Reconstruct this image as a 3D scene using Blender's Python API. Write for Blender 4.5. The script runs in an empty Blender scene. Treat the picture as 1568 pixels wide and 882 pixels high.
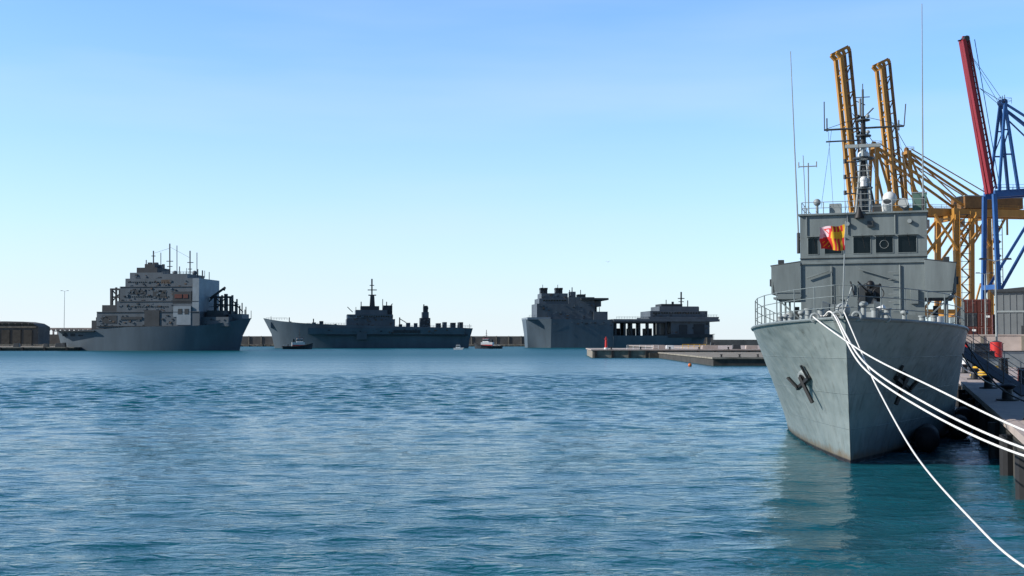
import bpy, bmesh, math, random
import numpy as np
from mathutils import Vector, Matrix
rnd = random.Random(7)
sc = bpy.context.scene
rad = math.radians
# ------------------------------------------------------------------ image pixel to world helpers
F = 1893.0; CAMZ = 4.0; TH = math.atan(81/F)
cT, sT = math.cos(TH), math.sin(TH)
def ray(px, py):
    u = (px-784)/F; v = (441-py)/F
    return (u, cT - v*sT, sT + v*cT)
def P(px, py, y):
    r = ray(px, py); t = y/r[1]
    return (r[0]*t, y, CAMZ + r[2]*t)
class Frame:
    """vertical plane through a far object, its points given in image pixels: local x along it, z up"""
    def __init__(s, px, depth, psi=0.0):
        s.o = (P(px, 522, depth)[0], depth); s.psi = rad(psi)
        s.c, s.s = math.cos(s.psi), math.sin(s.psi)
    def L(s, px, py):  # image pixel to local position on the plane
        r = ray(px, py); k = r[0]/r[1]
        a = (k*s.o[1]-s.o[0])/(s.c-k*s.s)
        y = s.o[1]+a*s.s
        return a, CAMZ + r[2]/r[1]*y
    def empty(s, name):
        e = bpy.data.objects.new(name, None); sc.collection.objects.link(e)
        e.location = (s.o[0], s.o[1], 0); e.rotation_euler = (0, 0, s.psi)
        return e
# ------------------------------------------------------------------ materials
def mat(name, col, rough=0.6, metal=0.0, var=0.18, scale=1.5, bump=0.0, streak=False, spec=0.5, col2=None):
    m = bpy.data.materials.new(name); m.use_nodes = True
    n = m.node_tree.nodes; l = m.node_tree.links; b = n['Principled BSDF']
    tc = n.new('ShaderNodeTexCoord'); mp = n.new('ShaderNodeMapping')
    l.new(tc.outputs['Object'], mp.inputs[0])
    mp.inputs['Scale'].default_value = (1, 1, .15) if streak else (1, 1, 1)
    no = n.new('ShaderNodeTexNoise'); no.inputs['Scale'].default_value = scale
    no.inputs['Detail'].default_value = 6; no.inputs['Roughness'].default_value = .65
    l.new(mp.outputs[0], no.inputs['Vector'])
    cr = n.new('ShaderNodeValToRGB'); l.new(no.outputs['Fac'], cr.inputs[0])
    c2 = col2 or tuple(c*(1-var*1.6) for c in col)
    cr.color_ramp.elements[0].position = .3; cr.color_ramp.elements[1].position = .68
    cr.color_ramp.elements[0].color = (*c2, 1)
    cr.color_ramp.elements[1].color = (*[min(1, c*(1+var)) for c in col], 1)
    l.new(cr.outputs[0], b.inputs['Base Color'])
    b.inputs['Roughness'].default_value = rough; b.inputs['Metallic'].default_value = metal
    b.inputs['Specular IOR Level'].default_value = spec
    if bump:
        bn = n.new('ShaderNodeBump'); bn.inputs['Strength'].default_value = 1; bn.inputs['Distance'].default_value = bump
        l.new(no.outputs['Fac'], bn.inputs['Height']); l.new(bn.outputs[0], b.inputs['Normal'])
    return m
M = {}
M['grey'] = mat('ship_grey', (.195, .225, .225), .5, var=.18, scale=1.6, streak=True, bump=.012)
M['greyl'] = mat('ship_grey_light', (.32, .35, .35), .5, var=.12)
M['greyd'] = mat('ship_grey_dark', (.045, .05, .054), .5)
M['deck'] = mat('deck_paint', (.10, .12, .12), .8)
M['black'] = mat('black_paint', (.012, .012, .013), .55)
M['white'] = mat('white_paint', (.75, .76, .75), .45, var=.06)
M['rope'] = mat('white_rope', (.78, .77, .74), .85, var=.16, scale=25, bump=.01)
M['glass'] = mat('dark_glass', (.006, .008, .010), .08, var=.1, spec=.35)
M['slate'] = mat('far_grey', (.095, .115, .138), .6, var=.2, scale=.18, streak=True)  # haze over the far ships is put into this bluish base colour
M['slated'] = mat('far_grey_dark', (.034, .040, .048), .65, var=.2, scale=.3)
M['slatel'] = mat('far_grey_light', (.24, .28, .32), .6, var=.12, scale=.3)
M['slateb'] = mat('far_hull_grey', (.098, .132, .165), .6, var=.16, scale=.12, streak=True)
M['umber'] = mat('far_rust_brown', (.11, .078, .06), .7, var=.25, scale=.3)
M['yellow'] = mat('crane_yellow', (.48, .235, .045), .5, var=.16, scale=.5, streak=True)
M['yellowd'] = mat('crane_yellow_dark', (.22, .105, .028), .6, var=.2, scale=.5)  # darker yellow for second boom chord, bracing and machinery house
M['blue'] = mat('crane_blue', (.025, .10, .30), .45, var=.15, scale=.6)
M['red'] = mat('crane_red', (.27, .018, .025), .5, var=.2, scale=.6, streak=True)
M['redb'] = mat('beacon_red', (.55, .025, .02), .45, var=.1)
M['conc'] = mat('concrete', (.46, .38, .34), .85, var=.16, scale=.35, bump=.02)
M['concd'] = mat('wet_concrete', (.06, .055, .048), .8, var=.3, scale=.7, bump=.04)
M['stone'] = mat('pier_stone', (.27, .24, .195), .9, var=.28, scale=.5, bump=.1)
M['rock'] = mat('breakwater_rock', (.10, .09, .075), .9, var=.3, scale=.2, bump=.3)
M['wallb'] = mat('wall_concrete', (.125, .12, .115), .9, var=.25, scale=.15)
M['rust'] = mat('container_rust', (.12, .030, .022), .6, var=.2)
M['contb'] = mat('container_dark', (.03, .035, .045), .6, var=.2)
M['shed'] = mat('shed_sheet', (.17, .185, .19), .6, var=.1, scale=.3)
M['yel'] = mat('hose_yellow', (.75, .45, .03), .6)
M['green'] = mat('locker_green', (.12, .22, .18), .6)
M['orange'] = mat('orange_plastic', (.7, .16, .02), .5)
M['fred'] = mat('flag_red', (.60, .025, .025), .8, var=.08)
M['fyel'] = mat('flag_yellow', (.75, .42, .02), .8, var=.08)
M['fwhite'] = mat('flag_white', (.62, .45, .50), .8, var=.08)
M['rubber'] = mat('rubber', (.018, .018, .02), .75)
M['asph'] = mat('asphalt', (.08, .078, .075), .9, var=.15, scale=.6)

def hull_mat():
    m = M['grey'].copy(); m.name = 'patrol_hull_paint'
    n = m.node_tree.nodes; l = m.node_tree.links; b = n['Principled BSDF']
    ramp = [x for x in n if x.type == 'VALTORGB'][0]
    ramp.color_ramp.elements[0].color = (.205, .245, .24, 1); ramp.color_ramp.elements[1].color = (.275, .315, .305, 1)
    tc = [x for x in n if x.type == 'TEX_COORD'][0]
    sp = n.new('ShaderNodeSeparateXYZ'); l.new(tc.outputs['Object'], sp.inputs[0])
    nz = n.new('ShaderNodeTexNoise'); nz.inputs['Scale'].default_value = 2.2; nz.inputs['Detail'].default_value = 5
    l.new(tc.outputs['Object'], nz.inputs['Vector'])
    ad = n.new('ShaderNodeMath'); ad.operation = 'MULTIPLY_ADD'; ad.inputs[1].default_value = -.5
    l.new(nz.outputs['Fac'], ad.inputs[0]); l.new(sp.outputs['Z'], ad.inputs[2])
    mr = n.new('ShaderNodeMapRange'); mr.inputs['From Min'].default_value = -.08; mr.inputs['From Max'].default_value = .14
    mr.inputs['To Min'].default_value = .8; mr.inputs['To Max'].default_value = 0
    l.new(ad.outputs[0], mr.inputs['Value'])
    mx = n.new('ShaderNodeMix'); mx.data_type = 'RGBA'
    l.new(mr.outputs[0], mx.inputs['Factor']); l.new(ramp.outputs[0], mx.inputs['A'])
    mx.inputs['B'].default_value = (.20, .14, .08, 1)
    mr2 = n.new('ShaderNodeMapRange'); mr2.inputs['From Min'].default_value = .11; mr2.inputs['From Max'].default_value = .16
    mr2.inputs['To Min'].default_value = 1; mr2.inputs['To Max'].default_value = 0
    l.new(sp.outputs['Z'], mr2.inputs['Value'])
    mx2 = n.new('ShaderNodeMix'); mx2.data_type = 'RGBA'
    l.new(mr2.outputs[0], mx2.inputs['Factor']); l.new(mx.outputs['Result'], mx2.inputs['A'])
    mx2.inputs['B'].default_value = (.03, .018, .015, 1)
    mp = n.new('ShaderNodeMapping'); mp.inputs['Scale'].default_value = (3.2, 3.2, .16); l.new(tc.outputs['Object'], mp.inputs[0])
    ns = n.new('ShaderNodeTexNoise'); ns.inputs['Scale'].default_value = 1.6; ns.inputs['Detail'].default_value = 7
    l.new(mp.outputs[0], ns.inputs['Vector'])
    m3 = n.new('ShaderNodeMapRange'); m3.inputs['From Min'].default_value = .55; m3.inputs['From Max'].default_value = .78
    m3.inputs['To Max'].default_value = .6; l.new(ns.outputs['Fac'], m3.inputs['Value'])
    mx3 = n.new('ShaderNodeMix'); mx3.data_type = 'RGBA'
    l.new(m3.outputs[0], mx3.inputs['Factor']); l.new(mx2.outputs['Result'], mx3.inputs['A'])
    mx3.inputs['B'].default_value = (.10, .10, .085, 1)
    l.new(mx3.outputs['Result'], b.inputs['Base Color'])
    cb = n.new('ShaderNodeCombineXYZ'); l.new(sp.outputs['Y'], cb.inputs[0]); l.new(sp.outputs['Z'], cb.inputs[1])
    br = n.new('ShaderNodeTexBrick'); br.inputs['Scale'].default_value = 1; br.inputs['Brick Width'].default_value = 2.4
    br.inputs['Row Height'].default_value = 1.15; br.inputs['Mortar Size'].default_value = .012; br.inputs['Mortar Smooth'].default_value = 1
    l.new(cb.outputs[0], br.inputs['Vector'])
    nb = n.new('ShaderNodeTexNoise'); nb.inputs['Scale'].default_value = .9; nb.inputs['Detail'].default_value = 2
    l.new(tc.outputs['Object'], nb.inputs['Vector'])
    bu = n.new('ShaderNodeBump'); bu.inputs['Distance'].default_value = .012; l.new(br.outputs['Fac'], bu.inputs['Height'])
    bu2 = n.new('ShaderNodeBump'); bu2.inputs['Distance'].default_value = .14; l.new(nb.outputs['Fac'], bu2.inputs['Height'])
    l.new(bu.outputs[0], bu2.inputs['Normal']); l.new(bu2.outputs[0], b.inputs['Normal'])
    b.inputs['Roughness'].default_value = .42; b.inputs['Specular IOR Level'].default_value = .3
    return m
M['hull'] = hull_mat()
# ------------------------------------------------------------------ mesh builder
class MB:
    def __init__(s): s.v = []; s.f = []; s.mi = []; s.mats = []
    def mm(s, m):
        m = M[m] if isinstance(m, str) else m
        if m not in s.mats: s.mats.append(m)
        return s.mats.index(m)
    def add(s, vs, fs, m):
        o = len(s.v); k = s.mm(m); s.v += [tuple(p) for p in vs]
        for f in fs: s.f.append([i+o for i in f]); s.mi.append(k)
    def box(s, x0, x1, y0, y1, z0, z1, m):
        vs = [(x, y, z) for z in (z0, z1) for y in (y0, y1) for x in (x0, x1)]
        s.add(vs, [(0, 2, 3, 1), (4, 5, 7, 6), (0, 1, 5, 4), (2, 6, 7, 3), (0, 4, 6, 2), (1, 3, 7, 5)], m)
    def tbox(s, x0, x1, y0, y1, z0, z1, m, ix=0., iy=0.):
        vs = [(x0, y0, z0), (x1, y0, z0), (x0, y1, z0), (x1, y1, z0),
              (x0+ix, y0+iy, z1), (x1-ix, y0+iy, z1), (x0+ix, y1-iy, z1), (x1-ix, y1-iy, z1)]
        s.add(vs, [(0, 2, 3, 1), (4, 5, 7, 6), (0, 1, 5, 4), (2, 6, 7, 3), (0, 4, 6, 2), (1, 3, 7, 5)], m)
    def _basis(s, p, q):
        d = (Vector(q)-Vector(p)); L = d.length; d = d/L if L else Vector((0, 0, 1))
        up = Vector((0, 0, 1)) if abs(d.z) < .95 else Vector((0, 1, 0))
        a = d.cross(up).normalized(); b = a.cross(d).normalized()
        return d, a, b
    def beam(s, p, q, w, h, m):
        d, a, b = s._basis(p, q); vs = []
        for c in (Vector(p), Vector(q)):
            for i, j in ((-1, -1), (1, -1), (1, 1), (-1, 1)): vs.append(c+a*i*w/2+b*j*h/2)
        s.add(vs, [(0, 1, 2, 3), (7, 6, 5, 4), (0, 4, 5, 1), (1, 5, 6, 2), (2, 6, 7, 3), (3, 7, 4, 0)], m)
    def cyl(s, p, q, r, m, r2=None, n=8):
        r2 = r if r2 is None else r2
        d, a, b = s._basis(p, q); vs = []
        for c, R in ((Vector(p), r), (Vector(q), r2)):
            for i in range(n):
                t = 2*math.pi*i/n; vs.append(c+a*R*math.cos(t)+b*R*math.sin(t))
        fs = [(i, (i+1) % n, n+(i+1) % n, n+i) for i in range(n)]
        fs += [tuple(range(n))[::-1], tuple(range(n, 2*n))]
        s.add(vs, fs, m)
    def sph(s, c, r, m, n=12, k=8, sc_=(1, 1, 1)):
        vs = [(c[0], c[1], c[2]-r*sc_[2])]
        for j in range(1, k):
            ph = -math.pi/2+math.pi*j/k
            for i in range(n):
                t = 2*math.pi*i/n
                vs.append((c[0]+r*sc_[0]*math.cos(ph)*math.cos(t), c[1]+r*sc_[1]*math.cos(ph)*math.sin(t), c[2]+r*sc_[2]*math.sin(ph)))
        vs.append((c[0], c[1], c[2]+r*sc_[2])); N = len(vs)-1; fs = []
        for i in range(n):
            fs.append((0, 1+(i+1) % n, 1+i)); fs.append((N, N-n+i, N-n+(i+1) % n))
        for j in range(k-2):
            for i in range(n):
                a0 = 1+j*n; fs.append((a0+i, a0+(i+1) % n, a0+n+(i+1) % n, a0+n+i))
        s.add(vs, fs, m)
    def tube(s, pts, r, m, n=6):
        pts = [Vector(p) for p in pts]; vs = []
        for i, p in enumerate(pts):
            d = pts[min(i+1, len(pts)-1)]-pts[max(i-1, 0)]
            _, a, b = s._basis((0, 0, 0), d)
            for k in range(n):
                t = 2*math.pi*k/n; vs.append(p+a*r*math.cos(t)+b*r*math.sin(t))
        fs = []
        for i in range(len(pts)-1):
            for k in range(n): fs.append((i*n+k, i*n+(k+1) % n, (i+1)*n+(k+1) % n, (i+1)*n+k))
        s.add(vs, fs, m)
    def torus(s, c, R, r, m, axis='y', n=20, k=6):
        vs = []; fs = []
        for i in range(n):
            t = 2*math.pi*i/n
            for j in range(k):
                u = 2*math.pi*j/k; a = (R+r*math.cos(u))*math.cos(t); b = (R+r*math.cos(u))*math.sin(t); h = r*math.sin(u)
                vs.append({'y': (c[0]+a, c[1]+h, c[2]+b), 'z': (c[0]+a, c[1]+b, c[2]+h), 'x': (c[0]+h, c[1]+a, c[2]+b)}[axis])
        for i in range(n):
            for j in range(k): fs.append((i*k+j, i*k+(j+1) % k, ((i+1) % n)*k+(j+1) % k, ((i+1) % n)*k+j))
        s.add(vs, fs, m)
    def prism(s, poly, lo, hi, m, plane='xz'):
        n = len(poly)
        g = (lambda a, b, h: (a, h, b)) if plane == 'xz' else ((lambda a, b, h: (a, b, h)) if plane == 'xy' else (lambda a, b, h: (h, a, b)))
        vs = [g(a, b, lo) for a, b in poly]+[g(a, b, hi) for a, b in poly]
        fs = [tuple(range(n)), tuple(range(n, 2*n))[::-1]]+[(i, (i+1) % n, n+(i+1) % n, n+i) for i in range(n)]
        s.add(vs, fs, m)
    def rail(s, pts, h, m, r=.02, lines=3, up=(0, 0, 1)):
        pts = [Vector(p) for p in pts]
        for p in pts: s.cyl(p, p+Vector((0, 0, h)), r, m, n=6)
        for k in range(lines):
            z = h*(k+1)/lines
            for a, b in zip(pts, pts[1:]): s.cyl(a+Vector((0, 0, z)), b+Vector((0, 0, z)), r*.7, m, n=5)
    def build(s, name, parent=None, smooth=True, bevel=0, loc=None, ang=35, rz=0):
        me = bpy.data.meshes.new(name); me.from_pydata(s.v, [], s.f)
        for m in s.mats: me.materials.append(m)
        me.polygons.foreach_set('material_index', s.mi)
        bm = bmesh.new(); bm.from_mesh(me); bmesh.ops.recalc_face_normals(bm, faces=bm.faces); bm.to_mesh(me); bm.free()
        if smooth:
            me.polygons.foreach_set('use_smooth', [True]*len(me.polygons)); me.set_sharp_from_angle(angle=rad(ang))
        ob = bpy.data.objects.new(name, me); sc.collection.objects.link(ob)
        if parent: ob.parent = parent
        if loc: ob.location = loc
        if rz: ob.rotation_euler = (0, 0, rz)
        if bevel:
            b = ob.modifiers.new('bevel', 'BEVEL'); b.width = bevel; b.segments = 2; b.limit_method = 'ANGLE'
        return ob
def empty(name, loc, rz=0):
    e = bpy.data.objects.new(name, None); sc.collection.objects.link(e); e.location = loc; e.rotation_euler = (0, 0, rz); return e
def catmull(pts, n=10):
    pts = [Vector(p) for p in pts]; q = [pts[0]*2-pts[1]]+pts+[pts[-1]*2-pts[-2]]; out = []
    for i in range(1, len(q)-2):
        a, b, c, d = q[i-1:i+3]
        for k in range(n):
            t = k/n
            out.append(.5*((2*b)+(c-a)*t+(2*a-5*b+4*c-d)*t*t+(-a+3*b-3*c+d)*t**3))
    return out+[pts[-1]]
# ------------------------------------------------------------------ world, sun, camera
SUN = Vector((-.88, -.14, .50)).normalized()
el = math.asin(SUN.z); az = math.atan2(SUN.x, SUN.y)
w = bpy.data.worlds.new('World'); sc.world = w; w.use_nodes = True
n = w.node_tree.nodes; l = w.node_tree.links; bg = n['Background']
def wm_(op, a, b_=None, c=None):
    x = n.new('ShaderNodeMath'); x.operation = op
    for i, q in enumerate((a, b_, c)):
        if q is None: continue
        if isinstance(q, (int, float)): x.inputs[i].default_value = q
        else: l.new(q, x.inputs[i])
    return x.outputs[0]
sky = n.new('ShaderNodeTexSky'); sky.sky_type = 'NISHITA'; sky.sun_disc = False
sky.sun_elevation = el; sky.sun_rotation = az; sky.air_density = 1.0; sky.dust_density = .5; sky.ozone_density = 2.0
tc = n.new('ShaderNodeTexCoord'); sp = n.new('ShaderNodeSeparateXYZ'); l.new(tc.outputs['Generated'], sp.inputs[0])
zc = wm_('MAXIMUM', sp.outputs['Z'], 0.0)
tr = n.new('ShaderNodeValToRGB'); l.new(zc, tr.inputs[0])   # colour grade of the clear sky with altitude
tr.color_ramp.elements[0].position = 0; tr.color_ramp.elements[0].color = (.46, .72, 1, 1)
tr.color_ramp.elements[1].position = .55; tr.color_ramp.elements[1].color = (.18, .25, .34, 1)
e_ = tr.color_ramp.elements.new(.30); e_.color = (.44, .72, 1, 1)
tint = n.new('ShaderNodeMix'); tint.data_type = 'RGBA'; tint.blend_type = 'MULTIPLY'; tint.inputs['Factor'].default_value = 1
l.new(sky.outputs[0], tint.inputs['A']); l.new(tr.outputs[0], tint.inputs['B'])
vm = n.new('ShaderNodeVectorMath'); vm.operation = 'SCALE'; vm.inputs['Scale'].default_value = 2.1; l.new(tint.outputs['Result'], vm.inputs[0])
hz = wm_('POWER', 2.71828, wm_('MULTIPLY', zc, -8.2))
hz = wm_('MULTIPLY', hz, wm_('MULTIPLY_ADD', sp.outputs['X'], -.30, .84))
hz = wm_('MULTIPLY', hz, wm_('MULTIPLY_ADD', sp.outputs['Y'], .40, .66))
hz.node.use_clamp = True
hm = n.new('ShaderNodeMix'); hm.data_type = 'RGBA'; l.new(hz, hm.inputs['Factor']); l.new(vm.outputs[0], hm.inputs['A']); hm.inputs['B'].default_value = (7.4, 8.0, 8.5, 1)
mp = n.new('ShaderNodeMapping'); mp.inputs['Scale'].default_value = (1.0, 1.0, 7); mp.inputs['Rotation'].default_value = (rad(3), rad(-5), 0)
l.new(tc.outputs['Generated'], mp.inputs[0])
cn = n.new('ShaderNodeTexNoise'); cn.inputs['Scale'].default_value = 2.0; cn.inputs['Detail'].default_value = 5; cn.inputs['Roughness'].default_value = .45
l.new(mp.outputs[0], cn.inputs['Vector'])
mr = n.new('ShaderNodeMapRange'); mr.inputs['From Min'].default_value = .45; mr.inputs['From Max'].default_value = .8; mr.inputs['To Max'].default_value = .38
l.new(cn.outputs['Fac'], mr.inputs['Value'])
cf = n.new('ShaderNodeMapRange'); cf.inputs['From Min'].default_value = .28; cf.inputs['From Max'].default_value = .5; cf.inputs['To Min'].default_value = 1; cf.inputs['To Max'].default_value = 0
l.new(zc, cf.inputs['Value'])
mx = n.new('ShaderNodeMix'); mx.data_type = 'RGBA'; l.new(wm_('MULTIPLY', mr.outputs[0], cf.outputs[0]), mx.inputs['Factor'])
l.new(hm.outputs['Result'], mx.inputs['A']); mx.inputs['B'].default_value = (6.0, 7.2, 8.5, 1)
# sky to the sides and behind the camera dimmed to deepen hull shade
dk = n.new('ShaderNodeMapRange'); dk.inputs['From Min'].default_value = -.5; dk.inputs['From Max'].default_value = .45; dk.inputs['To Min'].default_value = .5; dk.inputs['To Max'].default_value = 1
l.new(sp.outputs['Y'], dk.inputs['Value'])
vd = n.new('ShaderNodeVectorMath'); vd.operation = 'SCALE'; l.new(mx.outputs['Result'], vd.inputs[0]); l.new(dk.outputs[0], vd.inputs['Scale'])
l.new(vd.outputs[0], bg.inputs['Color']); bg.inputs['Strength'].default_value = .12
sl = bpy.data.lights.new('sun', 'SUN'); sl.energy = 5.0; sl.angle = rad(.5); sl.color = (1, .95, .87)
so = bpy.data.objects.new('sun', sl); sc.collection.objects.link(so); so.rotation_euler = SUN.to_track_quat('Z', 'Y').to_euler(); so.location = (-50, 0, 60)
cam = bpy.data.cameras.new('camera'); co = bpy.data.objects.new('camera', cam); sc.collection.objects.link(co)
co.location = (0, 0, CAMZ); co.rotation_euler = (math.pi/2+TH, 0, 0)
cam.sensor_width = 36; cam.lens = 36*F/1568; cam.clip_end = 30000; cam.clip_start = .1; sc.camera = co
sc.view_settings.view_transform = 'Standard'
try: sc.view_settings.look = 'None'
except Exception: pass
# ------------------------------------------------------------------ water
wm = bpy.data.materials.new('sea_water'); wm.use_nodes = True
n = wm.node_tree.nodes; l = wm.node_tree.links; b = n['Principled BSDF']
b.inputs['IOR'].default_value = 1.33; b.inputs['Specular IOR Level'].default_value = .26
tc = n.new('ShaderNodeTexCoord')
def wn(scl, vec, det=3, rot=0, dist=0):
    mp = n.new('ShaderNodeMapping'); mp.inputs['Scale'].default_value = vec; mp.inputs['Rotation'].default_value = (0, 0, rad(rot))
    l.new(tc.outputs['Object'], mp.inputs[0])
    t = n.new('ShaderNodeTexNoise'); t.inputs['Scale'].default_value = scl; t.inputs['Detail'].default_value = det; t.inputs['Distortion'].default_value = dist
    l.new(mp.outputs[0], t.inputs['Vector']); return t.outputs['Fac']
def mth(op, a, b_=None, c=None):
    x = n.new('ShaderNodeMath'); x.operation = op
    for i, q in enumerate((a, b_, c)):
        if q is None: continue
        if isinstance(q, (int, float)): x.inputs[i].default_value = q
        else: l.new(q, x.inputs[i])
    return x.outputs[0]
fin = wn(3.4, (.75, 1.5, 1), 4, 6, .4)
mid = wn(.9, (.6, 1.5, 1), 3, -7, .3)
patch = wn(.05, (.35, 1.7, 1), 4, 4)
pm = n.new('ShaderNodeMapRange'); pm.inputs['From Min'].default_value = .38; pm.inputs['From Max'].default_value = .62
pm.inputs['To Min'].default_value = .6; pm.inputs['To Max'].default_value = 1.15; l.new(patch, pm.inputs['Value'])
h = mth('MULTIPLY', mth('MULTIPLY_ADD', mid, .11, mth('MULTIPLY', fin, .062)), pm.outputs[0])
bu = n.new('ShaderNodeBump'); bu.inputs['Distance'].default_value = 1.0; bu.inputs['Strength'].default_value = 1
l.new(h, bu.inputs['Height']); l.new(bu.outputs[0], b.inputs['Normal'])
sp = n.new('ShaderNodeSeparateXYZ'); l.new(tc.outputs['Object'], sp.inputs[0])
rm = n.new('ShaderNodeMapRange'); rm.inputs['From Min'].default_value = 60; rm.inputs['From Max'].default_value = 350; rm.inputs['To Min'].default_value = .06; rm.inputs['To Max'].default_value = .40
l.new(sp.outputs['Y'], rm.inputs['Value']); l.new(rm.outputs[0], b.inputs['Roughness'])
cr = n.new('ShaderNodeValToRGB'); l.new(patch, cr.inputs[0])
cr.color_ramp.elements[0].position = .35; cr.color_ramp.elements[1].position = .65
cr.color_ramp.elements[0].color = (.004, .086, .116, 1); cr.color_ramp.elements[1].color = (.006, .104, .136, 1)
l.new(cr.outputs[0], b.inputs['Base Color'])
def axis(a0, a1, st, lo, hi, g):
    xs = list(np.arange(a0, a1+1e-6, st)); s_ = st; x = a1
    while x < hi: s_ *= g; x += s_; xs.append(x)
    s_ = st; x = a0; pre = []
    while x > lo: s_ *= g; x -= s_; pre.append(x)
    return np.array(pre[::-1]+xs)
xs = axis(-46, 30, .22, -6500, 6500, 1.035); ys = axis(16, 125, .17, -300, 9000, 1.018)
X, Y = np.meshgrid(xs, ys); dx = np.gradient(xs)[None, :]; dy = np.gradient(ys)[:, None]
cell = np.maximum(dx, dy); rg = np.random.RandomState(5); Z = np.zeros_like(X)
amp = .95+.2*np.sin(X*.045+Y*.09+1)+.18*np.sin(-X*.03+Y*.05+2.2)+.15*np.sin(X*.011-Y*.031)
NW = 90
for i in range(NW):
    lam = .6*(4.2/.6)**(rg.rand()**.95); k = 2*np.pi/lam
    th = rad(-82)+rg.randn()*rad(30)
    slope = .150*math.sqrt(2/NW)*(1.0 if lam < 2.2 else .6)
    a = slope/k; kx, ky = k*math.cos(th), k*math.sin(th)
    f = np.clip((lam/(cell*2.6)-.8)/.8, 0, 1)
    ph = kx*X+ky*Y+rg.rand()*6.28+1.2*np.sin(X*.11*rg.rand()+Y*.13*rg.rand()+rg.rand()*6)
    Z += a*f*np.sin(ph)*np.clip(amp, .25, 1.6)
co_ = np.stack([X, Y, Z], -1).reshape(-1, 3).astype(np.float32)
ny, nx = X.shape; idx = np.arange(ny*nx).reshape(ny, nx)
q = np.stack([idx[:-1, :-1], idx[:-1, 1:], idx[1:, 1:], idx[1:, :-1]], -1).reshape(-1, 4).astype(np.int32)
me = bpy.data.meshes.new('water'); me.vertices.add(len(co_)); me.vertices.foreach_set('co', co_.ravel())
me.loops.add(q.size); me.loops.foreach_set('vertex_index', q.ravel()); me.polygons.add(len(q))
me.polygons.foreach_set('loop_start', np.arange(0, q.size, 4, dtype=np.int32)); me.polygons.foreach_set('loop_total', np.full(len(q), 4, dtype=np.int32))
me.polygons.foreach_set('use_smooth', np.ones(len(q), dtype=bool)); me.update(calc_edges=True); me.materials.append(wm)
wo = bpy.data.objects.new('water', me); sc.collection.objects.link(wo)
# ------------------------------------------------------------------ patrol ship (near)
SX, SY, SA = 10.98, 40.3, rad(18)
def W(t, s, z=0): return (SX+s*math.sin(SA)+t*math.cos(SA), SY+s*math.cos(SA)-t*math.sin(SA), z)
ship = empty('naval_patrol_ship', (SX, SY, 0), -SA)
ZT = lambda s: 4.72-.035*(s+2) if s < 14 else 4.16
LEN = 36.0
def stem(z): return -2.1*max(0, (z/4.72))**1.15 if z > 0 else -.2*z
def hb(sp, zt):
    wgt = max(0, zt)**1.35
    B = 3.65+(3.92-3.65)*wgt; Ls = 18-7.6*wgt; p = 1.5+1.1*wgt
    q = min(sp/Ls, 1); v = B*(1-(1-q)**p)
    if sp > 27: v *= 1-.12*((sp-27)/11)**2
    if zt < 0: v *= .8
    return v
mb = MB(); NS, NZ = 56, 14; vs = []; fs = []
for side in (-1, 1):
    for j in range(NZ+1):
        for i in range(NS+1):
            q = (i/NS)**1.7
            zt = -0.25+1.25*j/NZ
            s0 = stem(zt*4.72); s_ = s0+q*(LEN-s0); z = zt*ZT(s_)
            vs.append((side*hb(s_-s0, zt), s_, z))
R = NS+1; O = R*(NZ+1)
for sd in (0, 1):
    for j in range(NZ):
        for i in range(NS):
            a = sd*O+j*R+i; fs.append((a, a+1, a+R+1, a+R))
for j in range(NZ):
    a = j*R+NS; fs.append((a, a+O, a+O+R, a+R))
mb.add(vs, fs, 'hull')
ho = mb.build('hull', ship, ang=60)
bm = bmesh.new(); bm.from_mesh(ho.data); bmesh.ops.remove_doubles(bm, verts=bm.verts, dist=.0005); bmesh.ops.recalc_face_normals(bm, faces=bm.faces); bm.to_mesh(ho.data); bm.free()
def edge(s_, side, inset=0., dz=0.):
    z = ZT(s_); return (side*max(0, hb(s_-stem(4.72), 1)-inset), s_, z+dz)
mb = MB(); dv = []; df = []
sl_ = [-2.08+(LEN+2.08)*(i/50)**1.6 for i in range(51)]
for s_ in sl_:
    dv += [edge(s_, -1, .02, -.04), edge(s_, 1, .02, -.04)]
for i in range(50): df.append((2*i, 2*i+1, 2*i+3, 2*i+2))
mb.add(dv, df, 'deck')
for sd in (-1, 1): mb.tube([edge(s_, sd, -.01, .0) for s_ in sl_], .05, 'grey')
mb.build('deck', ship)
mb = MB()
for sd in (-1, 1):
    st = [-1.6, -.8, .2, 1.4, 2.7, 4.1, 5.6, 7.1, 8.6, 10.1, 11.6, 13.1, 14.6, 16.1, 18, 20, 22, 24, 26, 28, 30, 32]
    mb.rail([edge(s_, sd, .12, 0) for s_ in st], 1.05, 'grey', r=.020)
mb.rail([edge(-1.6, -1, .12), edge(-1.6, 1, .12)], 1.05, 'grey', r=.020)
mb.build('railings', ship)
mb = MB()
for sd in (-1, 1):
    zz = 2.75; s_ = 2.1
    zt = zz/ZT(s_); x = sd*hb(s_-stem(zz), zt)
    c = Vector((x, s_, zz)); nrm = Vector((sd*.72, -.62, -.35)).normalized()
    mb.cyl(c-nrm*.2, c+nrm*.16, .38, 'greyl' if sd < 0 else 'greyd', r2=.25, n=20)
    mb.cyl(c+nrm*.16, c+nrm*.18, .17, 'black', n=12)
    tdir = Vector((.45, -.2, -.9)).normalized() if sd < 0 else Vector((-.35, -.3, -.9)).normalized()
    q = c+nrm*.22-tdir*.1; sdv = nrm.cross(tdir).normalized()
    tip = q+tdir*1.0
    mb.beam(q, tip, .11, .11, 'black')
    mb.beam(q+tdir*.25-sdv*.55-nrm*.05, q+tdir*.25+sdv*.55-nrm*.05, .13, .12, 'black')
    for e in (-1, 1):
        a = q+tdir*.25+sdv*.42*e
        mb.beam(a, a-tdir*.5+sdv*e*.12+nrm*.1, .2, .07, 'black')
mb.build('anchors', ship, bevel=.01)
mb = MB(); G = 'grey'
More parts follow.
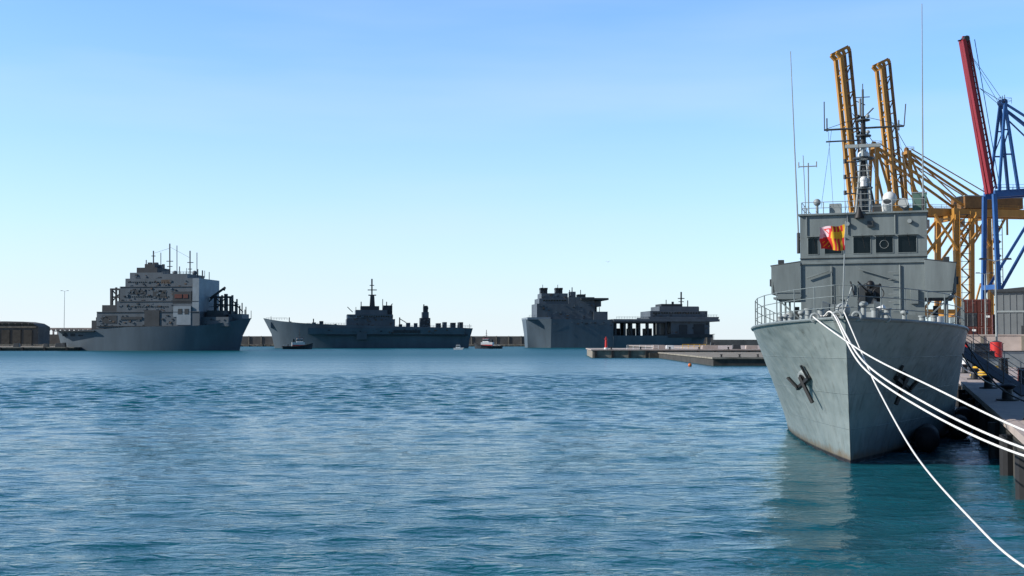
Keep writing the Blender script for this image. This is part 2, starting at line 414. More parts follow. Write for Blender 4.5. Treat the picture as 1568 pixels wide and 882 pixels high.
mb.box(-2.45, 2.45, 11.0, 24, 4.1, 7.18, G)
mb.box(-2.0, 2.0, 24, 29, 3.9, 6.3, G)
mb.box(-2.52, 2.52, 10.93, 12.35, 7.18, 7.26, G)
for sd in (-1, 1):
    A = lambda t: sd*t
    mb.prism([(A(3.66), 7.12), (A(2.45), 7.28), (A(2.45), 5.74), (A(3.3), 5.74), (A(3.5), 5.95)], 10.90, 10.97, G)
    mb.prism([(10.97, 7.12), (15.5, 7.1), (15.5, 5.95), (10.97, 5.95)], A(3.58) if sd > 0 else A(3.66), A(3.66) if sd > 0 else A(3.58), G, plane='yz')
    mb.box(min(A(2.45), A(3.58)), max(A(2.45), A(3.58)), 10.97, 15.5, 5.74, 5.83, G)
    mb.tube([(A(2.45), 10.93, 7.30), (A(3.66), 10.93, 7.14), (A(3.66), 15.5, 7.12)], .035, 'greyd')
    for s_ in (11.15, 13.2, 15.2): mb.cyl((A(3.3), s_, 4.1), (A(3.3), s_, 5.78), .045, G)
    mb.beam((A(2.5), 11.1, 4.9), (A(3.4), 11.1, 5.74), .06, .06, G)
    mb.box(min(A(3.66), A(3.75)), max(A(3.66), A(3.75)), 11.2, 11.8, 6.3, 6.6, 'greyd')
    mb.beam((A(2.45), 10.88, 6.02), (A(3.45), 10.88, 6.02), .03, .03, G)
mb.build('deckhouse', ship, bevel=.015)
mb = MB(); z0, z1 = 7.2, 9.35; wz0, wz1 = 7.70, 8.38; Y_ = 12.4; hw = 2.58
mb.box(-hw, hw, Y_, Y_+.09, z0, wz0, G); mb.box(-hw, hw, Y_, Y_+.09, wz1, z1, G)
wins = [(-2.24, -1.84), (-1.55, -.86), (-.37, .32), (.54, 1.22), (1.44, 2.16)]
ed = [-hw]+[q for w_ in wins for q in w_]+[hw]
for a, c in zip(ed[0::2], ed[1::2]): mb.box(a, c, Y_, Y_+.09, wz0, wz1, G)
for a, c in wins:
    for (x0, x1, zz0, zz1) in ((a-.03, c+.03, wz1, wz1+.03), (a-.03, c+.03, wz0-.03, wz0), (a-.03, a, wz0, wz1), (c, c+.03, wz0, wz1)):
        mb.box(x0, x1, Y_-.02, Y_-.002, zz0, zz1, G)
    mb.box(a-.06, c+.06, Y_-.14, Y_-.002, wz1+.05, wz1+.075, G)
    mb.cyl(((a+c)/2, Y_-.05, wz1+.12), ((a+c)/2+.12, Y_-.03, wz0+.2), .012, 'black', n=5)
mb.torus((.87, Y_+.03, 8.06), .17, .010, 'greyl')
for sd in (-1, 1):
    x0, x1 = (hw-.09, hw) if sd > 0 else (-hw, -hw+.09)
    mb.box(x0, x1, Y_+.09, 17.2, z0, wz0, G); mb.box(x0, x1, Y_+.09, 17.2, wz1, z1, G)
    for a, c in ((Y_+.09, 12.8), (13.6, 13.9), (14.7, 15.1), (15.9, 17.2)): mb.box(x0, x1, a, c, wz0, wz1, G)
mb.box(-hw, hw, 17.2, 17.3, z0, z1, G)
mb.box(-hw-.06, hw+.06, Y_-.12, 17.4, z1, z1+.08, G)
mb.box(-hw-.02, hw+.02, Y_-.05, Y_-.003, 7.5, 7.53, 'greyd')
for x in (-2.3, -.6, 1.32): mb.cyl((x, Y_-.04, 8.5), (x, Y_-.04, 9.3), .025, G)
mb.cyl((-.6, Y_-.15, 8.95), (-.6, Y_-.02, 8.95), .09, 'greyl', n=12); mb.cyl((1.9, Y_-.15, 9.0), (1.9, Y_-.02, 9.0), .09, 'greyl', n=12); mb.box(.2, .45, Y_-.12, Y_-.003, 8.8, 9.05, 'greyd')
mb.build('wheelhouse', ship, bevel=.012)
mb = MB(); mb.box(-hw+.12, hw-.12, Y_+.06, Y_+.075, wz0-.05, wz1+.05, 'glass')
for sd in (-1, 1):
    mb.box(min(sd*(hw-.07), sd*(hw-.05)), max(sd*(hw-.07), sd*(hw-.05)), Y_+.2, 16, wz0-.05, wz1+.05, 'glass')
mb.build('bridge_windows', ship, smooth=False)
mb = MB(); zr = z1+.08
mb.rail([(-2.5, Y_+.05, zr), (-1.6, Y_+.05, zr), (-.7, Y_+.05, zr), (.3, Y_+.05, zr), (1.2, Y_+.05, zr), (2.5, Y_+.05, zr)], .5, 'greyl', r=.02, lines=2)
for sd in (-1, 1): mb.rail([(sd*2.5, Y_+.05+i*1.2, zr) for i in range(5)], .5, 'greyl', r=.02, lines=2)
mb.cyl((-.13, Y_-.15, zr-.25), (-.13, Y_-.15, zr+.22), .22, 'black', r2=.05, n=12)
mb.cyl((1.1, 13.4, zr), (1.1, 13.4, zr+.4), .10, 'white'); mb.sph((1.1, 13.4, zr+.66), .30, 'white')
mb.cyl((1.0, 13.0, zr+.1), (1.0, 12.7, zr+.45), .22, 'white', n=14); mb.cyl((1.0, 12.7, zr+.45), (1.0, 12.68, zr+.47), .16, 'greyd', n=14)
mb.cyl((1.75, 13.6, zr), (1.75, 13.6, zr+.45), .12, 'greyl'); mb.cyl((1.75, 13.6, zr+.3), (1.65, 13.1, zr+.42), .16, 'greyl', r2=.22, n=14)
mb.box(2.02, 2.6, 13.4, 14.3, zr, zr+.85, 'green'); mb.box(2.0, 2.62, 13.38, 14.32, zr+.85, zr+.9, 'greyl')
mb.cyl((-1.9, 13, zr), (-1.9, 13, zr+.5), .06, 'greyl'); mb.sph((-1.9, 13, zr+.55), .16, 'greyl')
mb.box(-1.4, -.9, 13.2, 13.7, zr, zr+.5, 'greyl'); mb.box(.45, .75, 12.9, 13.2, zr, zr+.4, 'greyd')
mb.cyl((-2.25, 12.9, zr), (-2.25, 12.9, 11.7), .03, 'greyl'); mb.cyl((-2.65, 12.9, 11.55), (-1.9, 12.9, 11.55), .025, 'greyl')
mb.cyl((-2.65, 12.9, 11.5), (-2.65, 12.9, 11.75), .025, 'greyl'); mb.cyl((-1.9, 12.9, 11.5), (-1.9, 12.9, 11.75), .025, 'greyl')
for (t0, t1, zb, zt_) in ((-2.72, -2.98, 8.2, 16.7), (2.45, 2.52, 9.6, 18.35)):
    mb.cyl((t0, 13.2, zb-.4), (t0, 13.2, zb+.5), .07, 'greyd'); mb.cyl((t0, 13.2, zb+.4), (t1, 13.2, zt_), .036, 'greyl', r2=.016, n=6)
mb.cyl((-2.60, 13.2, 8.5), (-2.72, 13.2, 8.3), .05, 'greyd')
mb.cyl((-2.45, 14, zr), (-2.55, 14, 12.2), .02, 'greyl', n=5)
mb.build('roof_fittings', ship)
mb = MB(); ms = 14.6
mb.cyl((0, ms, zr), (0, ms, 11.6), .22, 'greyd', r2=.16, n=10)
mb.cyl((-.5, ms+1.2, zr), (-.05, ms, 11.8), .07, 'greyd'); mb.cyl((.5, ms+1.2, zr), (.05, ms, 11.8), .07, 'greyd')
mb.cyl((-.35, ms-.4, zr), (-.12, ms-.1, 12.0), .045, 'greyl'); mb.cyl((.35, ms-.4, zr), (.12, ms-.1, 12.0), .045, 'greyl')
for z in [zr+.25*i for i in range(1, 10)]: mb.cyl((-.3, ms-.35, z), (.3, ms-.35, z), .018, 'greyl', n=5)
mb.cyl((0, ms, 11.6), (0, ms, 13.9), .14, 'black', r2=.10, n=10)
mb.cyl((0, ms, 13.9), (0, ms, 15.1), .045, 'greyd'); mb.cyl((0, ms, 15.0), (0, ms, 15.35), .02, 'greyd')
mb.sph((0, ms-.1, 12.15), .26, 'white', sc_=(1, 1, .85)); mb.cyl((0, ms-.35, 12.35), (0, ms-.35, 12.5), .14, 'white')
for z, r_ in ((10.7, .38), (12.0, .46), (13.0, .34), (13.7, .3)): mb.cyl((0, ms, z), (0, ms, z+.06), r_, 'greyd', n=12)
mb.box(-.75, .75, ms-.75, ms-.55, 12.42, 12.56, 'greyl'); mb.cyl((0, ms-.6, 12.05), (0, ms-.6, 12.45), .08, 'greyl'); mb.beam((0, ms, 12.1), (0, ms-.65, 12.1), .12, .08, 'greyd')
mb.cyl((0, ms-.3, 10.75), (0, ms-.3, 11.0), .15, 'white'); mb.sph((0, ms-.3, 11.05), .16, 'white')
mb.cyl((-1.68, ms, 13.38), (1.72, ms, 13.38), .045, 'greyd'); mb.cyl((-1.6, ms, 12.85), (0, ms, 12.85), .035, 'greyd')
mb.cyl((-1.66, ms, 13.38), (-1.66, ms, 14.65), .024, 'greyd'); mb.cyl((-1.55, ms, 13.3), (-1.55, ms, 13.9), .03, 'greyd')
mb.cyl((1.72, ms, 13.38), (1.80, ms, 14.35), .024, 'greyd'); mb.cyl((1.5, ms, 13.2), (1.5, ms, 13.65), .03, 'greyd')
mb.cyl((-1.66, ms, 13.4), (0, ms, 13.9), .012, 'greyd', n=4); mb.cyl((1.72, ms, 13.4), (0, ms, 13.9), .012, 'greyd', n=4)
for z in (10.5, 11.2, 11.9): mb.cyl((-.85, ms, z), (0, ms, z), .03, 'greyd'); mb.cyl((-.8, ms, z-.05), (-.8, ms, z+.14), .07, 'greyd')
for z in (13.05, 13.75): mb.sph((.2, ms-.1, z+.13), .09, 'greyl'); mb.sph((-.2, ms-.1, z+.13), .09, 'black')
mb.cyl((.1, ms, 13.9), (.45, ms, 14.25), .03, 'greyd'); mb.cyl((.1, ms, 14.4), (-.3, ms, 14.6), .02, 'greyd'); mb.cyl((-.3, ms, 14.75), (.3, ms, 14.75), .02, 'greyd')
mb.cyl((-.12, ms, 13.9), (-.12, ms, 14.7), .06, 'greyl')
for a, c in (((-1.5, ms, 13.38), (-1.2, 12.6, zr+.3)), ((-1.35, ms, 13.38), (-1.7, 12.6, zr+.3)), ((1.4, ms, 13.38), (2.1, 12.9, zr+.3)), ((1.2, ms, 13.38), (1.3, 12.6, zr+.3)), ((-.9, ms, 13.38), (-.7, 12.6, zr+.2)), ((0, ms, 12.9), (1.9, 20, 7)), ((0, ms, 12.9), (-1.9, 20, 7)), ((0, ms, 13.8), (0, -1.5, 7.6)) ):
    mb.cyl(a, c, .008, 'greyd', n=4)
mb.build('mast', ship)
mb = MB()
def dz(s_): return ZT(s_)-.04
mb.cyl((.35, 7.4, dz(7)), (.35, 7.4, 5.4), .38, 'greyd', r2=.22, n=14)
mb.tbox(.0, .7, 7.1, 7.9, 5.4, 5.9, 'greyd', .08, .1); mb.box(.05, .28, 7.0, 7.15, 5.45, 6.1, 'greyd')
mb.cyl((.45, 7.2, 5.78), (.1, 4.9, 6.15), .045, 'black', r2=.03); mb.cyl((.45, 7.3, 5.78), (.33, 6.5, 5.9), .09, 'black')
mb.torus((.75, 7.1, 5.8), .2, .02, 'black'); mb.torus((.3, 7.05, 6.05), .12, .015, 'black'); mb.box(.5, .85, 7.4, 7.8, 5.5, 6.15, 'black')
mb.beam((.35, 7.6, 5.5), (.8, 7.9, 6.2), .06, .06, 'black'); mb.beam((-.1, 7.5, 5.5), (-.3, 7.7, 6.3), .05, .05, 'black'); mb.sph((.45, 7.5, 6.15), .16, 'black')
mb.box(-.7, .7, 1.6, 2.5, dz(2)+0, dz(2)+.3, 'greyd'); mb.cyl((-.8, 2, dz(2)+.45), (.8, 2, dz(2)+.45), .27, 'grey', n=16)
for x in (-.85, .85): mb.cyl((x-.12, 2, dz(2)+.45), (x+.12, 2, dz(2)+.45), .38, 'grey', r2=.3, n=16)
mb.box(-.2, .2, 1.7, 2.4, dz(2)+.3, dz(2)+.95, 'grey')
for (x, s_) in ((-1.1, .2), (1.0, .4), (-2.5, 5), (2.5, 5)):
    for e in (-.2, .2):
        mb.cyl((x+e, s_, dz(s_)), (x+e, s_, dz(s_)+.42), .11, 'greyl', n=12); mb.cyl((x+e, s_, dz(s_)+.42), (x+e, s_, dz(s_)+.47), .14, 'greyl', n=12)
mb.tbox(.35, 1.2, .4, 1.1, dz(1), dz(1)+.38, 'greyl', .12, .1); mb.cyl((.75, .7, dz(1)+.38), (1.1, .5, dz(1)+.52), .1, 'white')
mb.sph((-.12, -1.35, dz(-1)+.32), .24, 'greyl'); mb.cyl((-.12, -1.35, dz(-1)), (-.12, -1.35, dz(-1)+.2), .16, 'greyd')
for s_, x in ((-.9, .5), (3.6, -1.8), (3.9, 1.7), (6, -2.6)): mb.cyl((x, s_, dz(s_)), (x, s_, dz(s_)+.5), .08, 'greyl'); mb.sph((x, s_-.05, dz(s_)+.52), .14, 'greyl', sc_=(1, 1, .7))
mb.prism([(-2.3, 4.3), (2.3, 4.3), (2.3, 5.0), (0, 5.12), (-2.3, 5.0)], 9.0, 9.06, 'grey')
mb.box(-1.7, -.9, 9.8, 10.6, 4.3, 5.3, 'grey'); mb.box(1.1, 2.1, 10.2, 10.8, 4.3, 5.15, 'grey')
for x in (-1.2, 1.5): mb.cyl((x, 10.95, 4.4), (x, 10.95, 7.1), .03, 'grey')
mb.box(-.9, -.3, 10.86, 10.99, 5.7, 6.3, 'grey'); mb.box(1.9, 2.2, 10.88, 10.99, 5.5, 6.1, 'grey')
mb.beam((-.1, 10.9, 6.95), (1.3, 10.9, 6.5), .05, .05, 'grey'); mb.beam((-2.2, 10.9, 6.6), (-1.3, 10.9, 6.9), .05, .05, 'grey')
mb.box(-.15, .5, 10.96, 10.99, 4.4, 6.2, 'greyd')
for z in (4.7, 5.0, 5.3, 5.6, 5.9, 6.2, 6.5, 6.8): mb.cyl((1.05, 10.9, z), (1.35, 10.9, z), .014, 'greyl', n=5)
for sd in (-1, 1):
    mb.cyl((sd*3.3, 11.5, 5.8), (sd*3.3, 11.5, 7.25), .05, 'greyd'); mb.box(sd*3.3-.12, sd*3.3+.12, 11.4, 11.6, 7.25, 7.42, 'greyd')
    mb.box(sd*2.9-.1, sd*2.9+.1, 14, 14.3, 4.3, 5.5, 'greyd')
mb.cyl((2.95, 11.4, 4.2), (2.95, 11.4, 5.0), .25, 'white', n=12); mb.cyl((-2.95, 11.8, 4.2), (-2.95, 11.8, 5.2), .2, 'greyl', n=12)
for sd, s_ in ((-1, -.9), (1, -.7), (-1, -1.75), (1, -1.7)):
    e = edge(s_, sd, .06, .06); mb.torus(e, .13, .045, 'greyl', n=14)
mb.build('foredeck_gear', ship, bevel=.008)
mb = MB(); mb.cyl((-.12, -1.75, 4.6), (.02, -1.75, 7.75), .022, 'greyl', r2=.015)
mb.beam((-.12, -1.75, 4.7), (.15, -1.2, 5.7), .03, .03, 'greyl')
mb.build('jackstaff', ship)
mb = MB(); N = 22; vs = []
for j in range(N+1):
    for i in range(N+1):
        a = i/N; c = j/N
        x = -.02-.76*a*(1-.05*c)+.015*math.sin(9*c); z = 7.66-.82*c-.10*a*math.cos(c*2)-.03*math.sin(6*a)
        y = -1.75+.12*math.sin(9*a+2.2*c)*(.3+a)+.06*math.sin(5*c+3*a)
        vs.append((x, y, z))
o_ = len(mb.v); mb.v += vs
for j in range(N):
    for i in range(N):
        a = i/N; c = j/N; left = a > .5; top = c < .5
        k = 'fred'
        if left and top:
            k = 'fwhite' if (.62 < a < .9 and .1 < c < .42) and ((i+j) % 5) else 'fred'
            if a > .86 or c < .08: k = 'fwhite'
        elif not left and top: k = 'fyel' if (int(a*14) % 2 == 0 or c > .2) else 'fred'
        elif not left and not top: k = 'fyel' if int(a*13) % 2 else 'fred'
        else: k = 'fyel' if (.62 < a < .88 and .62 < c < .9 and abs((i % 4)-(j % 4)) == 0) else 'fred'
        mb.f.append([o_+j*(N+1)+i, o_+j*(N+1)+i+1, o_+(j+1)*(N+1)+i+1, o_+(j+1)*(N+1)+i]); mb.mi.append(mb.mm(k))
mb.build('naval_jack_flag', ship, ang=180)
mb = MB()
mb.box(-1.2, 1.2, 19, 22, 7.18, 9.2, 'grey'); mb.cyl((0, 20.5, 9.2), (0, 20.5, 9.9), .6, 'greyd', n=16)
mb.build('funnel', ship, bevel=.05)
# ------------------------------------------------------------------ mooring ropes
def rope(pts, r=.026, m='rope'):
    mb = MB(); mb.tube(catmull(pts, 12), r, m, n=8); return mb.build('mooring_rope', ang=180)
c1 = W(*edge(-1.75, -1, 0, .1)); c2 = W(*edge(-.9, -1, 0, .1)); c0 = W(.0, -2.1, 4.82)
rope([W(-.1, -1.3, 4.95), (c0[0], c0[1], 4.80), (9.92, 34.8, 3.45), (9.44, 31.9, 2.72), (8.7, 26.8, 1.55), (7.97, 21.7, .93), (7.42, 17.9, .72), (6.9, 13, .98), (6.3, 8, 1.95)], .020)
rope([W(-.8, -.6, 4.8), c2, (9.75, 34.2, 3.66), (9.78, 29.0, 2.95), (9.85, 23.75, 2.27), (9.95, 19.5, 1.99)], .023)
rope([W(-.7, -.6, 4.8), (c1[0], c1[1], c1[2]), (9.72, 34.2, 3.42), (9.75, 29.0, 2.50), (9.85, 23.75, 1.93), (9.98, 19.5, 1.90)])
rope([W(-.75, -.7, 4.8), (c1[0]-.05, c1[1], c1[2]+.02), (9.65, 34.2, 3.32), (9.72, 29.0, 2.34), (9.84, 23.75, 1.79), (10.02, 19.5, 1.85)])
# ------------------------------------------------------------------ quay, land
def E(s, t=4.75): p = W(t, s); return (p[0], p[1])
mb = MB()
poly = [E(-52), E(163), (66, 700), (900, 700), (900, -60), (E(-52)[0], -60)]
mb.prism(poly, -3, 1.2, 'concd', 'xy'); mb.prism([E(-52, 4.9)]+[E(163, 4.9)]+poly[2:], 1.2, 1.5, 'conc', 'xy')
a = Vector((*E(-52, 4.85), 0)); c = Vector((*E(163, 4.85), 0))
mb.beam(a+Vector((0, 0, 1.42)), c+Vector((0, 0, 1.42)), .35, .22, 'conc')
for s_ in range(-50, 120, 6):
    p = Vector(W(4.6, s_, .3)); mb.cyl(p+Vector((0, 0, -.9)), p+Vector((0, 0, .9)), .22, 'rubber', n=10)
mb.build('quay')
mb = MB(); mb.prism([(-60, -40), (-60, 2), (5, 2), (5, -40)], -3, 2.3, 'stone', 'xy'); mb.build('promenade')
mb = MB()
for t_ in (8.5, 22):
    p = Vector(W(t_, -30, 1.512)); q = Vector(W(t_, 130, 1.512)); mb.beam(p, q, .2, .008, 'greyd')
mb.build('crane_rail')
mb = MB(); q = [W(24, -40), W(31, -40), W(31, 140), W(24, 140)]
mb.prism([(p[0], p[1]) for p in q], 1.49, 1.504, 'asph', 'xy'); mb.build('quay_road')
def bollard(x, y, z=1.5, k=1.0):
    mb = MB(); mb.cyl((0, 0, 0), (0, 0, .06*k), .38*k, 'black', n=16); mb.cyl((0, 0, .05*k), (0, 0, .42*k), .2*k, 'black', r2=.16*k, n=16)
    mb.cyl((0, 0, .4*k), (0, 0, .52*k), .18*k, 'black', r2=.3*k, n=16); mb.cyl((0, 0, .52*k), (0, 0, .58*k), .3*k, 'black', r2=.2*k, n=16)
    mb.build('mooring_bollard', loc=(x, y, z))
for s_ in (-33.5, -22, 0.5, 14, 28, 44, 60): p = W(5.7, s_); bollard(p[0], p[1], k=1.2)
mb = MB()
for s_ in (6.5, 13, 20):
    x = hb(s_, .15)+.5 ; mb.cyl(W(x, s_-.9, .45), W(x, s_+.9, .45), .45, 'rubber', n=14); mb.sph(W(x, s_-.9, .45), .45, 'rubber'); mb.sph(W(x, s_+.9, .45), .45, 'rubber')
mb.build('ship_fenders')
mb = MB(); a = Vector(W(3.7, 22, 3.9)); c = Vector(W(6.8, 17, 1.6))
mb.beam(a, c, .9, .08, 'greyd')
d = (c-a).normalized(); sd_ = d.cross(Vector((0, 0, 1))).normalized()*.45
mb.rail([a+sd_+(c-a)*i/5 for i in range(6)], 1, 'greyd', r=.02); mb.rail([a-sd_+(c-a)*i/5 for i in range(6)], 1, 'greyl', r=.02)
mb.build('gangway')
for (s0, s1) in ((26, 14), (30, 44)): rope([W(3.7, s0, 4), W(4.8, (s0+s1)/2, 2.4), W(5.7, s1, 1.9)], .03)
rope([W(3.2, 6, 4.5), W(4.3, 10, 2.7), W(5.7, 14, 1.9)], .03, 'black'); rope([W(3.6, 9, 4.4), W(4.7, 4.5, 2.5), W(5.7, .5, 1.9)], .03, 'black')
def drum(px, py, d, h, r, cols):
    p = P(px, py, d); mb = MB(); z = 0
    for k, hh in cols: mb.cyl((0, 0, z), (0, 0, z+hh*h), r*(1.08 if k == 'white' else 1), k, n=20); z += hh*h
    mb.cyl((0, 0, z), (0, 0, z+.12), r*.9, 'greyd', r2=r*.3, n=20)
    mb.cyl((0, 0, z), (0, 0, z+.5), .05, 'greyd')
    mb.build('harbour_beacon', loc=(p[0], p[1], 1.5))
drum(1526, 564, 112, 2.4, .52, [('white', .32), ('redb', .68)])
drum(1479, 556, 135, 2.3, .5, [('white', .3), ('redb', .7)])
mb = MB(); p = P(1500, 580, 85); pts = []
for i in range(60):
    t = i*.42; pts.append((1.1*math.cos(t)*(1-.004*i), .8*math.sin(t), .06+.012*i))
mb.tube(pts, .07, 'yel'); mb.build('yellow_hose_coil', loc=(p[0]+.5, p[1], 1.5))
mb = MB(); pts = [W(10.3, 14+i*2.2, 1.5) for i in range(8)]; mb.rail(pts, 1.0, 'greyd', r=.02, lines=2); mb.build('quay_fence')
mb = MB()
for (t_, s_, wx, wy, hh, mname) in ((7.5, 26, .8, .8, 1.0, 'greyd'), (7.0, 52, 1.2, .8, 1.3, 'greyl'), (8.1, 36, .7, .5, .9, 'rust'), (7.4, 70, 2, 1, 1.6, 'contb'), (11, 85, 3.6, 1.8, 1.5, 'greyl'), (14, 60, 2.4, 1.4, 1.3, 'rust'), (9, 95, 3, 2, 2.2, 'contb'), (12, 44, 1.2, 1, .8, 'yellowd'), (7.2, 40, .5, .5, 1.4, 'black')):
    p = W(t_, s_); mb.tbox(p[0]-wx/2, p[0]+wx/2, p[1]-wy/2, p[1]+wy/2, 1.5, 1.5+hh, mname, .04, .04); mb.box(p[0]-wx/2-.04, p[0]+wx/2+.04, p[1]-wy/2-.04, p[1]+wy/2+.04, 1.5+hh, 1.56+hh, 'greyd')
mb.build('quay_service_boxes', bevel=.02)
mb = MB(); p = P(1440, 522, 165)
mb.box(0, 120, 0, .4, 0, 3.2, 'conc'); mb.box(-.1, 120.1, -.1, .5, 3.2, 3.35, 'conc')
for i in range(24): mb.box(i*5, i*5+.4, -.2, 0, 0, 3.2, 'stone')
mb.build('boundary_wall', loc=(p[0], 165, 1.5), rz=-SA)
mb = MB(); k = 0; cols = ['rust', 'contb', 'rust', 'rust', 'contb', 'rust', 'rust', 'rust', 'contb', 'rust', 'rust', 'contb']
for lv in range(4):
    for c_ in range(2):
        xa = c_*2.55; m_ = cols[k]; k += 1
        mb.box(xa, xa+2.44, 0, 12.2, lv*2.65, lv*2.65+2.59, m_)
        for i in range(9): mb.box(xa+.1+i*.26, xa+.2+i*.26, -.06, 0.01, lv*2.65+.15, lv*2.65+2.4, m_)
        for e in (0.7, 1.7): mb.cyl((xa+e, -.1, lv*2.65+.1), (xa+e, -.1, lv*2.65+2.5), .03, 'greyl', n=5)
        mb.box(xa+1.5, xa+2.2, -.09, -.062, lv*2.65+1.7, lv*2.65+2.1, 'white' if k % 3 == 0 else m_)
for i in range(3):
    for lv in range(3 if i < 2 else 2): mb.box(5.6+i*2.6, 8.04+i*2.6, 14, 26, lv*2.65, lv*2.65+2.59, cols[(i*3+lv+1) % 12])
mb.build('container_stack', loc=(P(1476, 508, 240)[0], 240, 1.5), rz=-rad(20))
p = P(1524, 510, 205); mb = MB(); H = 10.6
mb.box(0, 60, 0, 30, 0, H, 'shed'); mb.prism([(-.6, H), (60.6, H), (60.6, H+.3), (30, H+3), (-.6, H+.3)], -.5, 30.5, 'greyd')
for i in range(60): mb.box(i*1.0+.2, i*1.0+.32, -.08, .0, .2, H-.1, 'shed')
for i in range(5): mb.box(4+i*11, 9+i*11, -.14, -.02, 0, 5, 'greyd')
mb.box(0, 60, -.16, -.09, 7.2, 7.5, 'greyl')
mb.build('warehouse', loc=(p[0], 205, 1.5), rz=-rad(23))
def lamp(px, ytop, depth, zb, heads=2, name='street_lamp'):
    p = P(px, ytop, depth); mb = MB(); h = p[2]-zb
    mb.cyl((0, 0, 0), (0, 0, .5), .22, 'greyl', n=10); mb.cyl((0, 0, 0), (0, 0, h), .14, 'greyl', r2=.08, n=10)
    for sd in ((-1, 1) if heads == 2 else (1,)):
        mb.cyl((0, 0, h), (sd*1.0, 0, h+.25), .05, 'greyl'); mb.tbox(sd*1.3-.4, sd*1.3+.4, -.18, .18, h+.16, h+.34, 'greyd', .08, .04)
    mb.build(name, loc=(p[0], p[1], zb))
lamp(1524, 400, 130, 1.5); lamp(99, 446, 520, 1.6)
lamp(1508, 420, 230, 1.5)
# ------------------------------------------------------------------ container cranes
def ycrane(pxh, depth, dx, mcol, apex, rearpx, psi=10):
    fr = Frame(pxh, depth, psi); e = fr.empty('container_crane'); mb = MB(); Lc = fr.L
    yn, yf = -6.5, 6.5; GZ = Lc(pxh, 324)[1]; k = depth/F
    top = Lc(*dx); hx = Lc(pxh, 318)[0]
    for y in (-1.9, 1.9):
        a0 = Vector((hx-1.1, y, GZ)); a1 = Vector((top[0]-1.4, y, top[1]-2)); c0_ = Vector((hx+1.7, y, GZ)); c1_ = Vector((top[0]+1.5, y, top[1]))
        mb.beam(a0, a1, 1.0, 1.3, mcol); mb.beam(c0_, c1_, .7, .9, 'yellowd')
        NN = 12
        for i in range(NN+1):
            t = i/NN; mb.beam(a0.lerp(a1, t), c0_.lerp(c1_, t), .4, .4, mcol)
            if i < NN and i % 2 == 0: mb.beam(a0.lerp(a1, t), c0_.lerp(c1_, (i+1)/NN), .3, .3, 'yellowd')
        mb.beam(a1, a1+Vector((-1.4, 0, 1.4)), 1.1, 1.2, mcol); mb.beam(a1+Vector((-1.4, 0, 1.4)), c1_+Vector((-.6, 0, 1.3)), 1.0, .9, mcol); mb.beam(c1_+Vector((-.6, 0, 1.3)), c1_, .9, .8, mcol)
    for i in range(10):
        t = i/9; p_ = Vector((hx-1, 0, GZ)).lerp(Vector((top[0]-1.2, 0, top[1]-2)), t); mb.beam(p_+Vector((0, -2.6, 0)), p_+Vector((0, 2.6, 0)), .35, .35, mcol)
        mb.box(p_.x+1.9, p_.x+2.6, -3.2, -2.6, p_.z, p_.z+.2, 'greyd')
    xr = Lc(rearpx, 322)[0]
    for y in (-3, 3):
        mb.beam((hx, y, GZ), (xr, y, GZ), 1.1, 2.2, mcol); mb.rail([(hx+i*(xr-hx)/14, y+(-.7 if y < 0 else .7), GZ+1.2) for i in range(15)], 1.1, mcol, r=.06, lines=2)
    ls = hx+5; ll = Lc(apex[2], 322)[0]
    for x in (ls, ll):
        for y in (yn, yf):
            mb.beam((x, y, 1.5), (x, y*.8, GZ+1), 1.5, 1.5, mcol)
        mb.beam((x, yn, GZ-1.8), (x, yf, GZ-1.8), 1.2, 1.6, mcol); mb.beam((x, yn, 12), (x, yf, 12), 1.0, 1.4, mcol); mb.beam((x, yn-3, 3), (x, yf+3, 3), 1.4, 1.6, mcol)
        for y in (yn-2, yf+2):
            mb.box(x-1.2, x+1.2, y-2, y+2, 1.5, 2.4, 'greyd')
        mb.beam((x, yn, 12), (x, 0, 24), .5, .5, mcol); mb.beam((x, yf, 12), (x, 0, 24), .5, .5, mcol)
    for y in (yn, yf):
        mb.beam((ls, y, 13), (ll, y, 13), 1, 1.3, mcol)
        mb.beam((ls, y, 13.5), (ll, y*.85, GZ-1.5), .7, .7, mcol); mb.beam((ll, y, GZ-12), (ll-7, y*.85, GZ-1), .6, .6, mcol); mb.beam((ll, y, GZ-12), (ll+7, y*.85, GZ-1), .6, .6, mcol)
        mb.beam((ll+7.2, y*.8, GZ), (ll+7.2, y*.8, GZ-8), .5, .5, mcol)
    ap = Lc(apex[0], apex[1])
    for y in (-3, 3):
        A_ = Vector((ap[0], y*.6, ap[1]))
        mb.beam((ls, y, GZ), A_, .9, .9, mcol); mb.beam((ls+6, y, GZ), A_, .6, .6, mcol)
        mb.beam(A_, (ll+6, y, GZ+1), .55, .7, mcol); mb.beam(A_+Vector((0, 0, -.2)), (ll-6, y, GZ+1), .35, .35, mcol); mb.beam(A_, (top[0]+1.9, y*.8, ap[1]+10), .14, .14, 'greyd')
        mb.beam(A_+Vector((1, 0, 1)), (ll+10, y, GZ+2), .3, .3, mcol)
    mb.beam((ap[0], -2.6, ap[1]), (ap[0], 2.6, ap[1]), 1, 1, mcol); mb.rail([(ap[0]-1.5, -2.5, ap[1]+.5), (ap[0]+1.5, -2.5, ap[1]+.5), (ap[0]+1.5, 2.5, ap[1]+.5)], 1.2, mcol, r=.08, lines=2)
    mb.cyl((ap[0]-.4, 0, ap[1]+.8), (ap[0]+.4, 0, ap[1]+.8), 1.1, 'yellowd', n=14)
    mb.box(ll+4, ll+14, -4.2, 4.2, GZ+1.3, GZ+5, 'yellowd'); mb.box(ll+3.8, ll+14.2, -4.4, 4.4, GZ+5, GZ+5.3, 'greyl')
    mb.box(ll-9, ll-6.5, -1.5, 1.5, GZ-5, GZ-2.2, 'greyl')
    x = ll+1.8; z = 2.0; s_ = 1
